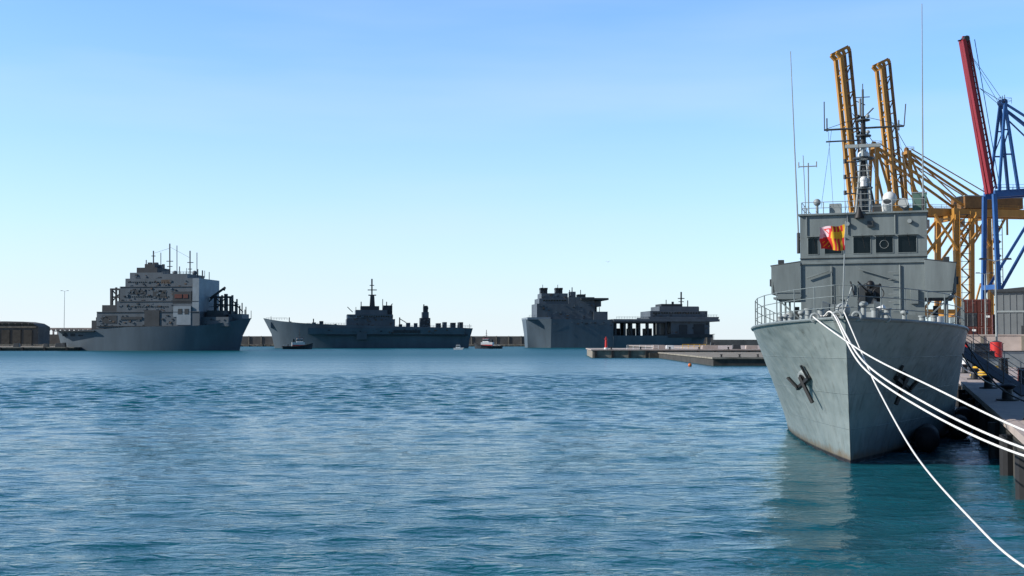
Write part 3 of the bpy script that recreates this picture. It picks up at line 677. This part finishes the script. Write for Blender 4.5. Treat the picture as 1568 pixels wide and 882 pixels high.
    while z < GZ-3:
        mb.beam((x-1.3*s_, yn-1, z), (x+1.3*s_, yn-1, z+2.4), .8, .15, 'yellowd'); mb.box(x-1.8, x+1.8, yn-1.5, yn-.5, z+2.3, z+2.4, 'greyd'); z += 2.4; s_ = -s_
    for xx in (x-1.8, x+1.8): mb.beam((xx, yn-1.4, 1.5), (xx, yn-1.4, GZ), .2, .2, mcol)
    for i in range(3): mb.cyl((ll-8+i*.5, 0, GZ-2), (ll-8+i*.5, 0, 14), .05, 'greyd', n=4)
    mb.build('crane_structure', e, smooth=False)
ycrane(1313, 380, (1290, 80), 'yellow', (1338, 226, 1449), 1640)
ycrane(1374, 425, (1352, 98), 'yellow', (1388, 234, 1500), 1680)
fr = Frame(1520, 260, 5); e = fr.empty('harbour_crane'); Lc = fr.L
def v3(px, py, y=0): a_, z_ = Lc(px, py); return Vector((a_, y, z_))
mb = MB()
for y in (-.8, .8):
    a0, a1 = v3(1515, 296, y), v3(1473.5, 62, y*.6); b0, b1 = v3(1523, 290, y), v3(1482, 62, y*.6)
    mb.beam(a0, a1, .7, 1.1, 'red'); mb.beam(b0, b1, .3, .45, 'red')
    for i in range(26):
        t = i/26; mb.beam(a0.lerp(a1, t), b0.lerp(b1, t+.03 if i < 25 else t), .16, .16, 'red')
for i in range(18):
    t = i/17; p_ = v3(1516, 296).lerp(v3(1473, 62), t); mb.beam(p_+Vector((0, -1, 0)), p_+Vector((0, 1, 0)), .2, .2, 'red')
pt = v3(1478, 60); mb.cyl(pt+Vector((0, -.9, 0)), pt+Vector((0, .9, 0)), .6, 'greyd', n=14); mb.beam(pt+Vector((-.6, 0, .4)), pt+Vector((.8, 0, .5)), .6, .4, 'red'); mb.beam(pt, pt+Vector((-1.6, 0, -.4)), .3, .3, 'greyd')
p0, p1 = v3(1527, 290, -1.2), v3(1489, 62, -1); mb.beam(p0, p1, .12, .12, 'blue')
for y in (-2.2, 2.2):
    ap = v3(1535, 160, y*.5)
    mb.beam(v3(1522, 296, y), ap, .45, .55, 'blue'); mb.beam(v3(1552, 296, y), ap, .5, .6, 'blue'); mb.beam(ap, v3(1600, 205, y), .4, .45, 'blue'); mb.beam(ap+Vector((0, 0, -1.5)), v3(1600, 228, y), .25, .25, 'blue')
    mb.beam(v3(1527, 238, y*.8), v3(1545, 238, y*.8), .3, .3, 'blue'); mb.beam(v3(1530, 200, y*.6), v3(1540, 200, y*.6), .25, .25, 'blue'); mb.beam(v3(1527, 238, y*.8), v3(1540, 200, y*.6), .2, .2, 'blue')
    mb.beam(v3(1515, 299, y), v3(1620, 292, y), .8, 1.4, 'blue'); mb.cyl(ap, v3(1500, 135, 0), .06, 'greyd', n=4); mb.cyl(ap, v3(1484, 80, 0), .05, 'greyd', n=4)
    mb.beam(v3(1515, 299, y), v3(1518, 470, y*1.6), .8, .8, 'blue'); mb.beam(v3(1600, 299, y), v3(1600, 500, y*1.6), 1, 1, 'blue')
    mb.beam(v3(1518, 450, y*1.5), v3(1600, 310, y), .5, .5, 'blue'); mb.rail([v3(1515+i*9, 293, y*1.2) for i in range(10)], 1.1, 'blue', r=.05, lines=2)
    mb.box(v3(1514.5, 300).x, v3(1521, 300).x, y*1.6-.6, y*1.6+.6, 1.5, v3(1518, 465).z, 'blue')
mb.beam(v3(1517, 440, -3.5), v3(1517, 440, 3.5), .8, 1, 'blue')
for y in (-1, 0, 1): ap = v3(1535, 158, y); mb.cyl(ap, ap+Vector((0, 0, 1.6)), .07, 'greyd')
ap = v3(1535, 160); mb.rail([ap+Vector((-1.4, -1.2, 0)), ap+Vector((1.4, -1.2, 0)), ap+Vector((1.4, 1.2, 0))], 1.2, 'blue', r=.05, lines=2); mb.cyl(ap+Vector((0, -1, .4)), ap+Vector((0, 1, .4)), .7, 'blue', n=14)
mb.build('crane_structure', e, smooth=False)
# ------------------------------------------------------------------ far ships
def loft(mb, fr, st, m, zb=-1.0):
    vs = []; fs = []
    for (pt_, yt, pb, bt, bb) in st:
        a, z = fr.L(pt_, yt); c, _ = fr.L(pb, 532); mid = a*.5+c*.5; bm_ = bb*.55+bt*.45
        vs += [(c, -bb, zb), (mid*.6+c*.4, -bm_, zb+(z-zb)*.5), (a, -bt, z), (a, bt, z), (mid*.6+c*.4, bm_, zb+(z-zb)*.5), (c, bb, zb)]
    n_ = len(st)
    for i in range(n_-1):
        for k in range(6):
            fs.append((i*6+k, i*6+(k+1) % 6, (i+1)*6+(k+1) % 6, (i+1)*6+k))
    fs += [tuple(range(6)), tuple(range((n_-1)*6, n_*6))]
    mb.add(vs, fs, m)
def fb(mb, fr, x0, x1, yt, yb, hwid, m, off=0., ix=0, iy=0):
    a, z1_ = fr.L(x0, yt); c, z0_ = fr.L(x1, yb); _, z1b = fr.L((x0+x1)/2, yt); _, z0b = fr.L((x0+x1)/2, yb)
    mb.tbox(a, c, off-hwid, off+hwid, z0b, z1b, m, ix, iy)
def fline(mb, fr, x0, y0, x1, y1, r, m, off=0):
    a = fr.L(x0, y0); c = fr.L(x1, y1); mb.beam((a[0], off, a[1]), (c[0], off, c[1]), r, r, m)
def detail(mb, fr, x0, x1, y0, y1, yface, n_, seed, ms=('slated', 'slate', 'slate', 'slateb', 'umber'), big=1.0):
    r = random.Random(seed)
    for i in range(n_):
        px = r.uniform(x0, x1); py = r.uniform(y0, y1); w_ = r.uniform(1, 4.0)*big; h_ = r.uniform(.8, 2.6)*big
        d_ = r.uniform(.08, .35)
        a, zt_ = fr.L(px, py); c, zb_ = fr.L(min(px+w_, x1), min(py+h_, y1))
        if c-a > .05 and zt_-zb_ > .05: mb.box(a, c, yface-d_, yface+.1, zb_, zt_, r.choice(ms))
def frail(mb, fr, x0, x1, y, yface, hpx=3.2, m='slate', step=4):
    px = x0
    while px <= x1:
        fline(mb, fr, px, y, px, y-hpx, .12, m, yface); px += step
    fline(mb, fr, x0, y-hpx, x1, y-hpx, .10, m, yface); fline(mb, fr, x0, y-hpx/2, x1, y-hpx/2, .08, m, yface)
# --- replenishment ship
fr = Frame(245, 515, -8); e = fr.empty('replenishment_ship'); mb = MB(); B = 13
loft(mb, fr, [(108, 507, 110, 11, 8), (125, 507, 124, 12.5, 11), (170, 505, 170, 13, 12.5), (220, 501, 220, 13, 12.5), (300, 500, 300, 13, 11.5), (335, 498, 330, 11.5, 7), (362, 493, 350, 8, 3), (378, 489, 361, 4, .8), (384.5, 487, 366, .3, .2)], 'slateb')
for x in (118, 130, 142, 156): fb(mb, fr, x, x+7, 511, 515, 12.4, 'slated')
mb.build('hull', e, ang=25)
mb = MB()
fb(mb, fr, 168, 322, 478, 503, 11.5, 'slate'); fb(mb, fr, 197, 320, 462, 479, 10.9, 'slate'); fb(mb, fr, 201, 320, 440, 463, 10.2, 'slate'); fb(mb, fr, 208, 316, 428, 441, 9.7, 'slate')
fb(mb, fr, 212, 262, 419, 429, 8, 'slate'); fb(mb, fr, 219, 250, 411, 420, 6, 'slated'); fb(mb, fr, 228, 243, 405, 412, 4, 'slated')
fb(mb, fr, 262, 300, 421, 429, 9, 'slate'); fb(mb, fr, 311, 320, 428, 500, 11.0, 'slatel'); fb(mb, fr, 283, 309, 470, 486, 11.7, 'slatel'); fb(mb, fr, 288, 309, 486, 498, 11.7, 'slatel'); fb(mb, fr, 281, 309, 448, 466, 10.95, 'slated'); fb(mb, fr, 284, 295, 452, 458, 11.1, 'rust'); fb(mb, fr, 262, 276, 430, 436, 9.8, 'umber'); fb(mb, fr, 297, 304, 452, 458, 11.1, 'rust')  # pale strip at the forward end: sunlit face put in as lighter grey
fb(mb, fr, 290, 296, 474, 482, 11.8, 'slated'); fb(mb, fr, 300, 306, 474, 482, 11.8, 'slated')
fb(mb, fr, 170, 196, 468, 480, 8, 'slated'); fb(mb, fr, 149, 167, 491, 506, 5, 'slated'); fb(mb, fr, 152, 164, 486, 492, 3, 'slated')
fb(mb, fr, 322, 362, 486, 500, 9, 'slate'); fb(mb, fr, 326, 352, 476, 487, 7, 'slated'); fb(mb, fr, 355, 376, 481, 492, 4, 'slate'); fb(mb, fr, 240, 262, 476, 502, 11.8, 'slated'); fb(mb, fr, 205, 236, 486, 490, 11.8, 'slated')
fb(mb, fr, 176, 198, 484, 496, 11.6, 'slated'); fb(mb, fr, 216, 240, 445, 452, 10.3, 'slated'); fb(mb, fr, 250, 270, 446, 458, 10.3, 'slated')
for x in (244, 252, 270): fb(mb, fr, x, x+5, 500, 503, 12.2, 'slated')
detail(mb, fr, 170, 240, 482, 499, -11.5, 30, 1); detail(mb, fr, 200, 310, 442, 461, -10.2, 60, 2); detail(mb, fr, 210, 310, 430, 440, -9.7, 28, 3); detail(mb, fr, 322, 362, 487, 498, -9, 18, 4); detail(mb, fr, 264, 284, 480, 498, -11.5, 10, 5); detail(mb, fr, 200, 280, 464, 477, -10.9, 34, 6)
detail(mb, fr, 214, 260, 420, 427, -8, 10, 9)
for y, hw_ in ((441, 10.4), (463, 11.1), (479, 11.75), (500, 12.2)): fb(mb, fr, 200 if y < 479 else 168, 320, y-.5, y+.3, hw_, 'slated')
for y, hw_ in ((433, 9.8), (455, 10.3), (470, 11.0)):
    for i in range(20): fb(mb, fr, 212+i*3.2, 213.4+i*3.2, y, y+1.6, hw_, 'glass')
fb(mb, fr, 109, 168, 506.5, 508, 14, 'slated'); frail(mb, fr, 110, 150, 507, -12.5); frail(mb, fr, 262, 308, 421, -9); frail(mb, fr, 340, 382, 491, -4)
mb.build('superstructure', e, smooth=False)
mb = MB()
for x, y0, y1, r_ in ((171, 442, 480, 1.0), (178, 440, 480, .7), (187, 446, 480, .8), (195, 440, 470, 1.0), (235, 384, 406, .4), (260, 373, 422, .4), (291, 384, 424, .4), (310, 414, 428, .4), (230, 402, 410, 1.5), (239, 402, 410, 1.5), (224, 398, 412, .3), (275, 408, 422, .3), (303, 412, 424, .3), (216, 412, 420, .3), (330, 450, 486, 1.1), (338, 455, 486, .9), (346, 450, 486, 1.2), (353, 456, 490, .9), (361, 462, 490, .6), (367, 468, 486, .5), (375, 474, 488, .3)):
    fline(mb, fr, x, y0, x, y1, r_, 'slated')
    fline(mb, fr, x+.5, y0+1, x+.5, y1, r_*.6, 'slated', 7)
for a in ((169, 443, 197, 443, .8), (169, 455, 197, 455, .7), (171, 443, 187, 462, .4), (187, 446, 171, 462, .4), (322, 457, 345, 440, .8), (345, 440, 343, 445, .5), (328, 455, 356, 455, .8), (330, 466, 364, 468, .6), (330, 455, 346, 474, .35), (346, 455, 330, 474, .35), (232, 392, 238, 392, .3), (255, 400, 265, 400, .3), (256, 408, 264, 408, .3), (287, 402, 296, 402, .3), (288, 412, 294, 412, .3), (320, 462, 330, 452, .4), (356, 460, 372, 478, .35), (320, 470, 366, 466, .2), (260, 378, 291, 395, .08), (235, 388, 260, 380, .08)):
    fline(mb, fr, *a[:4], a[4], 'slated')
for x, y in ((246, 411), (218, 417), (268, 418), (298, 418)): c_ = fr.L(x, y); mb.sph((c_[0], 0, c_[1]), 1.0, 'slate')
mb.build('kingposts_and_masts', e, smooth=False)
# --- command ship
fr = Frame(565, 690, 9); e = fr.empty('command_ship'); mb = MB()
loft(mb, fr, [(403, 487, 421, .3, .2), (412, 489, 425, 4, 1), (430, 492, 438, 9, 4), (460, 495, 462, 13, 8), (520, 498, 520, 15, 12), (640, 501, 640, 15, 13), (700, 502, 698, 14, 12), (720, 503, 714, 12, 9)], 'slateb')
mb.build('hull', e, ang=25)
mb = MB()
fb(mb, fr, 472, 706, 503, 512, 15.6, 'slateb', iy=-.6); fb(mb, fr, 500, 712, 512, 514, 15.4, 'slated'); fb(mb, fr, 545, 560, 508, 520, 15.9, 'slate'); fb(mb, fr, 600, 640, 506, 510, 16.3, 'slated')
fb(mb, fr, 530, 603, 489, 501, 11, 'slate'); fb(mb, fr, 531, 600, 482, 490, 10, 'slate'); fb(mb, fr, 544, 592, 475, 483, 7, 'slate'); fb(mb, fr, 552, 580, 469, 476, 5, 'slated'); fb(mb, fr, 566, 574, 452, 470, 1.6, 'slated', ix=.4, iy=.4)
fb(mb, fr, 586, 600, 468, 490, 4.5, 'slated'); fb(mb, fr, 531, 546, 484, 488, 10.2, 'slatel')
fb(mb, fr, 643, 658, 487, 502, 4, 'slated'); fb(mb, fr, 646, 656, 478, 488, 2.6, 'slate'); fb(mb, fr, 648, 655, 469, 479, 1.6, 'slated'); c_ = fr.L(652, 472); mb.sph((c_[0], 0, c_[1]), 1.5, 'slated')
for x in (415, 430, 443, 478, 489, 512, 611, 622, 634, 668, 678, 690, 702): fb(mb, fr, x, x+rnd.uniform(3, 8), 501-rnd.uniform(4, 8) if x > 500 else 496-rnd.uniform(2, 6), 502, rnd.uniform(2, 6), rnd.choice(['slate', 'slated']))
detail(mb, fr, 532, 600, 483, 499, -11, 50, 11); detail(mb, fr, 500, 700, 503, 512, -16, 40, 12); detail(mb, fr, 643, 658, 488, 501, -4.1, 10, 13)
for i in range(17): fb(mb, fr, 535+i*3.6, 536.8+i*3.6, 484, 486, 10.3, 'glass')
frail(mb, fr, 470, 528, 498.5, -14.5); frail(mb, fr, 604, 718, 502, -14); frail(mb, fr, 408, 440, 490, -5)
mb.build('superstructure', e, smooth=False)
mb = MB()
for a in ((569.5, 427, 569.5, 468, .8), (563, 444, 577, 444, .5), (564, 452, 576, 452, .6), (566, 437, 573, 437, .4), (553, 462, 553, 478, .5), (586, 458, 586, 476, .4), (545, 470, 545, 482, .3), (592, 462, 592, 472, .5), (597, 470, 601, 465, .5), (649, 466, 649, 478, .6), (654, 468, 654, 476, .4), (480, 488, 480, 499, .6), (443, 486, 443, 495, .5), (415, 484, 415, 491, .2), (612, 486, 612, 502, .6), (612, 488, 622, 494, .4), (680, 494, 680, 503, .5), (540, 478, 532, 470, .4), (719, 496, 719, 504, .2)):
    fline(mb, fr, *a[:4], a[4], 'slated')
mb.build('masts', e, smooth=False)
# --- expeditionary base ship
fr = Frame(945, 740, 6); e = fr.empty('expeditionary_base_ship'); mb = MB()
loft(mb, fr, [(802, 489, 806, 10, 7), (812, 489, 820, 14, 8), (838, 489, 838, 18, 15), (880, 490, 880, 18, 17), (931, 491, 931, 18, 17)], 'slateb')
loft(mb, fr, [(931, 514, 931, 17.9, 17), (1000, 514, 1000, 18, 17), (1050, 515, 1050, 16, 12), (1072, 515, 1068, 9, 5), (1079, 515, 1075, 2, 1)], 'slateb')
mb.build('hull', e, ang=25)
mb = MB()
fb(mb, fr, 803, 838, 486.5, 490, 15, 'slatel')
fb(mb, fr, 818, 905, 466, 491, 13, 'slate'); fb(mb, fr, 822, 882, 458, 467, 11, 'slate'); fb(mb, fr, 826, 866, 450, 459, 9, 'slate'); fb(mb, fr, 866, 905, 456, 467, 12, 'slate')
fb(mb, fr, 884, 925, 457.5, 460.5, 15, 'slated'); fb(mb, fr, 899, 910, 461, 480, 9, 'slated'); fb(mb, fr, 903, 924, 478, 491, 14, 'slate'); fb(mb, fr, 900, 916, 462, 470, 10, 'slate')
for x in (827, 833, 850, 856): fb(mb, fr, x, x+4.2, 443, 452, 3, 'slated'); fb(mb, fr, x-.3, x+4.6, 441, 444, 3.3, 'black')
fb(mb, fr, 872, 880, 447, 458, 4, 'slate'); fb(mb, fr, 884, 894, 451, 458, 4, 'slated')
fb(mb, fr, 931, 1089, 489.5, 493, 19, 'slate'); fb(mb, fr, 928, 1010, 493, 495, 18.5, 'slated')
for x in (933, 947, 957, 969, 982, 997, 1009): fb(mb, fr, x, x+rnd.uniform(2.5, 4), 494, 515, 1.5, 'slated', off=-15); fb(mb, fr, x, x+rnd.uniform(2.5, 4), 494, 515, 1.5, 'slated', off=15)
for x in (940, 963, 988): fb(mb, fr, x, x+6, 503, 515, 8, 'slated')
fb(mb, fr, 1018, 1076, 493, 516, 16, 'slate'); fb(mb, fr, 1012, 1080, 512, 517, 17.5, 'slated'); fb(mb, fr, 1030, 1042, 498, 512, 16.4, 'slated'); fb(mb, fr, 1052, 1068, 497, 512, 16.4, 'slated')
fb(mb, fr, 985, 1088, 486, 490, 17.5, 'slate', ix=-.5); fb(mb, fr, 988, 1074, 477, 487, 14, 'slate'); fb(mb, fr, 1003, 1062, 470, 478, 12, 'slate'); fb(mb, fr, 1008, 1040, 466, 471, 8, 'slated')
detail(mb, fr, 820, 903, 467, 489, -13, 60, 21); detail(mb, fr, 990, 1074, 478, 486, -14, 30, 22); detail(mb, fr, 1018, 1076, 494, 512, -16, 30, 23); detail(mb, fr, 840, 930, 492, 500, -18, 16, 24); detail(mb, fr, 826, 866, 451, 458, -9, 16, 25)
for i in range(18): fb(mb, fr, 992+i*4, 994.4+i*4, 479, 481, 14.4, 'glass')
for i in range(9): fb(mb, fr, 828+i*4, 830.4+i*4, 460, 462, 11.3, 'glass')
frail(mb, fr, 935, 985, 489, -18.5); frail(mb, fr, 806, 838, 486.5, -14); frail(mb, fr, 1066, 1088, 486, -16)
for a in ((1043, 447, 1043, 471, .8), (1038, 457, 1048, 457, .5), (1039, 462, 1047, 462, .4), (1020, 459, 1020, 468, .4), (1053, 460, 1053, 471, .5), (1030, 462, 1030, 467, 1.2), (872, 444, 872, 452, .4), (876, 440, 876, 450, .5), (896, 450, 896, 458, .5), (831, 436, 831, 444, .3), (854, 436, 854, 444, .3), (889, 444, 889, 453, .4), (918, 470, 918, 480, .3), (1070, 470, 1070, 478, .3)):
    fline(mb, fr, *a[:4], a[4], 'slated')
mb.build('superstructure', e, smooth=False)
# ------------------------------------------------------------------ tugs and boats
def tug(px, depth, k, flip=1, hullm='redb'):
    p = P(px, 522, depth); e = empty('tugboat', (p[0], depth, 0), rad(12*flip)); e.scale = (k*flip, k, k)
    mb = MB(); st = [(-10, 1.9, 3.2), (-7, 1.8, 4), (0, 1.9, 4.2), (5, 2.5, 3.6), (8.5, 3.3, 2), (10.5, 3.8, .2)]; vs = []; fs = []
    for x, z, b_ in st: vs += [(x*.94, -b_*.75, -.6), (x, -b_, z), (x, b_, z), (x*.94, b_*.75, -.6)]
    for i in range(5):
        for q in range(4): fs.append((i*4+q, i*4+(q+1) % 4, i*4+4+(q+1) % 4, i*4+4+q))
    fs += [(0, 1, 2, 3), (20, 21, 22, 23)]; mb.add(vs, fs, 'contb')
    mb.tube([(x, -b_-.1, z) for x, z, b_ in st], .3, 'rubber'); mb.tube([(x, b_+.1, z) for x, z, b_ in st], .3, 'rubber')
    mb.box(-3.5, 5, -2.8, 2.8, 1.9, 4.6, 'white'); mb.box(-3.4, 4.9, -2.86, -2.8, 2.2, 2.9, hullm); mb.tbox(-.5, 4, -2.1, 2.1, 4.6, 7.3, 'white', .3, .3); mb.tbox(-.4, 3.9, -2.15, 2.15, 5.6, 6.6, 'glass', .1, .1)
    mb.box(-.6, 4.1, -2.2, 2.2, 7.3, 7.5, hullm); mb.cyl((1.5, 0, 7.4), (1.5, 0, 13.5), .2, 'greyd'); mb.box(.4, 2.6, -.1, .1, 9.5, 9.7, 'greyd'); mb.box(.8, 2.2, -.1, .1, 10.9, 11.1, 'greyd')
    for y in (-1.6, 1.6): mb.tbox(-3, -1.6, y-.5, y+.5, 4.6, 6.8, 'greyd', .1, .1)
    mb.rail([(-9.3+i*1.2, -3.3, 1.9) for i in range(5)], .9, 'white', r=.06); mb.cyl((-6, -1, 2.6), (-6, 1, 2.6), .7, 'greyd', n=12)
    mb.build('tug_body', e, smooth=False)
tug(455, 600, .72, 1); tug(748, 640, .72, -1)
p = P(702, 522, 560); mb = MB()
mb.prism([(-2.2, 0), (1.8, 0), (2.6, 1.0), (-2.2, .8)], -.9, .9, 'white'); mb.tbox(-1.2, .9, -.7, .7, .9, 2.2, 'white', .2, .1); mb.box(-1.0, .6, -.73, .73, 1.4, 1.9, 'glass'); mb.cyl((-.4, 0, 2.2), (-.4, 0, 3.4), .05, 'greyd')
mb.build('pilot_boat', loc=(p[0], 560, 0))
# ------------------------------------------------------------------ breakwater, piers, left quay
mb = MB(); x0, x1 = P(-150, 522, 900)[0], P(1092, 522, 900)[0]
mb.box(x0, x1, 900, 903, 0, 7.4, 'wallb'); mb.box(x0, x1, 892, 899.9, -2, 1.6, 'stone')
x = x0
while x < x1: mb.box(x, x+.6, 899.6, 900, 0, 7.6, 'stone'); x += 9
x2 = P(1200, 522, 900)[0]; mb.box(x1, x2+200, 900, 902, -2, 4.9, 'wallb')
mb.build('breakwater_wall')
mb = MB(); r2 = random.Random(3)
x = x0
while x < x1:
    s_ = r2.uniform(1.2, 2.6); yy = 888+r2.uniform(-2, 3)
    vs = [(x+dx*s_*r2.uniform(.7, 1.1), yy+dy*s_, -.6+dz_*s_*r2.uniform(.5, 1)) for dx, dy, dz_ in ((-1, -1, 0), (1, -1, 0), (1, 1, 0), (-1, 1, 0), (-.7, -.7, 1), (.7, -.7, 1), (.7, .7, 1), (-.7, .7, 1))]
    mb.add(vs, [(0, 1, 2, 3), (4, 5, 6, 7), (0, 1, 5, 4), (1, 2, 6, 5), (2, 3, 7, 6), (3, 0, 4, 7)], 'rock'); x += s_*1.3
mb.build('breakwater_rocks', smooth=False)
def gx(px, d): return P(px, 522, d)[0]
mb = MB()
mb.prism([(gx(907, 291), 291), (66, 291), (66, 345), (gx(907, 291)+2, 345)], -2, 1.75, 'stone', 'xy')
mb.prism([(gx(907, 291)-.3, 290.7), (66, 290.7), (66, 345.3), (gx(907, 291)+1.7, 345.3)], 1.75, 2.0, 'conc', 'xy')
for i in range(12): mb.box(gx(910, 291)+i*4, gx(910, 291)+i*4+.5, 290.4, 291, -.5, 1.74, 'rubber')
mb.box(gx(993, 291), gx(1032, 291), 289.2, 290.7, -1, 1.2, 'concd')
mb.build('stone_pier')
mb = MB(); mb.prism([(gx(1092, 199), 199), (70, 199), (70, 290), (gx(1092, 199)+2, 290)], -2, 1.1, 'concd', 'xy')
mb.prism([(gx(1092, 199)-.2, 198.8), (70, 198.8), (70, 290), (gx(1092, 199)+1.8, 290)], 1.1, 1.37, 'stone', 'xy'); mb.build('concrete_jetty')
mb = MB(); pts = [(gx(960, 296)+i*1.5, 296, 2.0) for i in range(6)]; mb.rail(pts, 1.0, 'white', r=.05, lines=2)
pts = [(gx(1045, 320)+i*1.5, 320, 2.0) for i in range(5)]; mb.rail(pts, 1.1, 'yel', r=.06, lines=2); mb.build('pier_railing')
mb = MB(); p = (gx(928, 297), 297)
mb.cyl((0, 0, 0), (0, 0, .4), .5, 'white', n=14); mb.cyl((0, 0, .4), (0, 0, 2.4), .32, 'redb', r2=.22, n=14); mb.cyl((0, 0, 2.4), (0, 0, 2.5), .45, 'redb', n=14); mb.cyl((0, 0, 2.5), (0, 0, 3.0), .12, 'redb'); mb.build('pier_beacon', loc=(p[0], p[1], 2.0))
mb = MB()
for px, d, wx, hh, m_ in ((1000, 300, 3, 1.0, 'conc'), (1020, 310, 2, .9, 'white'), (1075, 305, 4, .9, 'conc'), (1122, 300, 2, 1.1, 'greyd'), (1142, 310, 3, .9, 'conc'), (1088, 310, 1.0, 1.6, 'greyd')): x = gx(px, d); mb.tbox(x, x+wx, d, d+1.2, 2.0, 2.0+hh, m_, .1, .1)
mb.build('pier_blocks', bevel=.05)
for i in range(5): bollard(gx(930+i*45, 291)+1, 292.2, 2.0, 1.0)
for i in range(3): bollard(gx(1105+i*28, 200), 200.4, 1.37, .8)
for px in (1093, 1120, 1140, 1155):
    p = P(px, 512, 600); mb = MB(); mb.cyl((0, 0, 0), (0, 0, p[2]), .12, 'greyd'); mb.box(-.5, .5, -.2, .2, p[2], p[2]+.2, 'greyd'); mb.build('navigation_post', loc=(p[0], 600 if px < 1100 else 895, 0))
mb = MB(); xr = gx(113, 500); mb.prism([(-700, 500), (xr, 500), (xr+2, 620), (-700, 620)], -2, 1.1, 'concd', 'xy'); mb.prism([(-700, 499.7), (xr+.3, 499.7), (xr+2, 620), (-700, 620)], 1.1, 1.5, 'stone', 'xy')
for i in range(10): mb.box(xr-3-i*9, xr-2.2-i*9, 499.2, 499.7, -.4, 1.4, 'rubber')
mb.build('breakwater_quay')
fr = Frame(30, 560, 0); e = fr.empty('harbour_warehouse'); mb = MB()
poly = [fr.L(x, y) for x, y in ((-90, 527), (58, 527), (59, 500), (50, 495), (36, 492.5), (10, 492), (-90, 492))]
mb.prism(poly, 0, 14, 'wallb'); fb(mb, fr, -90, 56, 500, 501.5, .3, 'stone', -.3)
for i in range(8): fb(mb, fr, -82+i*17, -70+i*17, 505, 527, .2, 'concd', -.3)
for i in range(14): fb(mb, fr, -85+i*10, -78+i*10, 495, 498, .2, 'glass', -.3)
mb.build('shed_body', e, smooth=False)
fr = Frame(84, 600, 0); e = fr.empty('arcade_wall'); mb = MB()
fb(mb, fr, 58, 170, 502, 504.5, .8, 'conc'); fb(mb, fr, 58, 170, 512, 527, .8, 'wallb')
for i in range(16): fb(mb, fr, 60+i*7, 61.6+i*7, 504.5, 512, .6, 'conc')
for i in range(16): fline(mb, fr, 61.6+i*7, 506.5, 63.5+i*7, 504.4, .35, 'conc'); fline(mb, fr, 67+i*7, 506.5, 65+i*7, 504.4, .35, 'conc')
mb.build('arcade_body', e, smooth=False)
mb = MB()
for px, s_, h_ in ((20, 2.4, 1.5), (66, 2, 1.4), (84, 4, 1.6), (94, 1.5, 1.8)):
    x = gx(px, 505); mb.tbox(x, x+s_, 505, 507, 1.5, 1.5+h_, 'greyd', .2, .2)
mb.build('quay_cargo', bevel=.05)
def gull(px, py, d, k, name='seagull', z=None):
    p = P(px, py, d); mb = MB()
    mb.sph((0, 0, 0), .16*k, 'white', sc_=(1, 2.4, .9)); mb.sph((0, -.4*k, .08*k), .09*k, 'white'); mb.cyl((0, -.48*k, .07*k), (0, -.58*k, .05*k), .025*k, 'orange', r2=.005)
    if z is None:
        for sd in (-1, 1): mb.add([(0, -.18*k, .05*k), (sd*.5*k, -.2*k, .28*k), (sd*1.1*k, .1*k, .12*k), (sd*.5*k, .12*k, .26*k), (0, .18*k, .05*k)], [(0, 1, 3, 4), (1, 2, 3)], 'greyd')
    mb.build(name, loc=(p[0], p[1], p[2] if z is None else z))
gull(931, 401, 160, .35)
p = P(1051, 560, 199.0); mb = MB(); mb.sph((0, 0, .2), .3, 'orange'); mb.cyl((0, 0, .5), (0, 0, .75), .06, 'greyd'); mb.build('mooring_buoy', loc=(p[0], 195, 0))
print('objects', len(bpy.data.objects), 'water verts', len(co_))
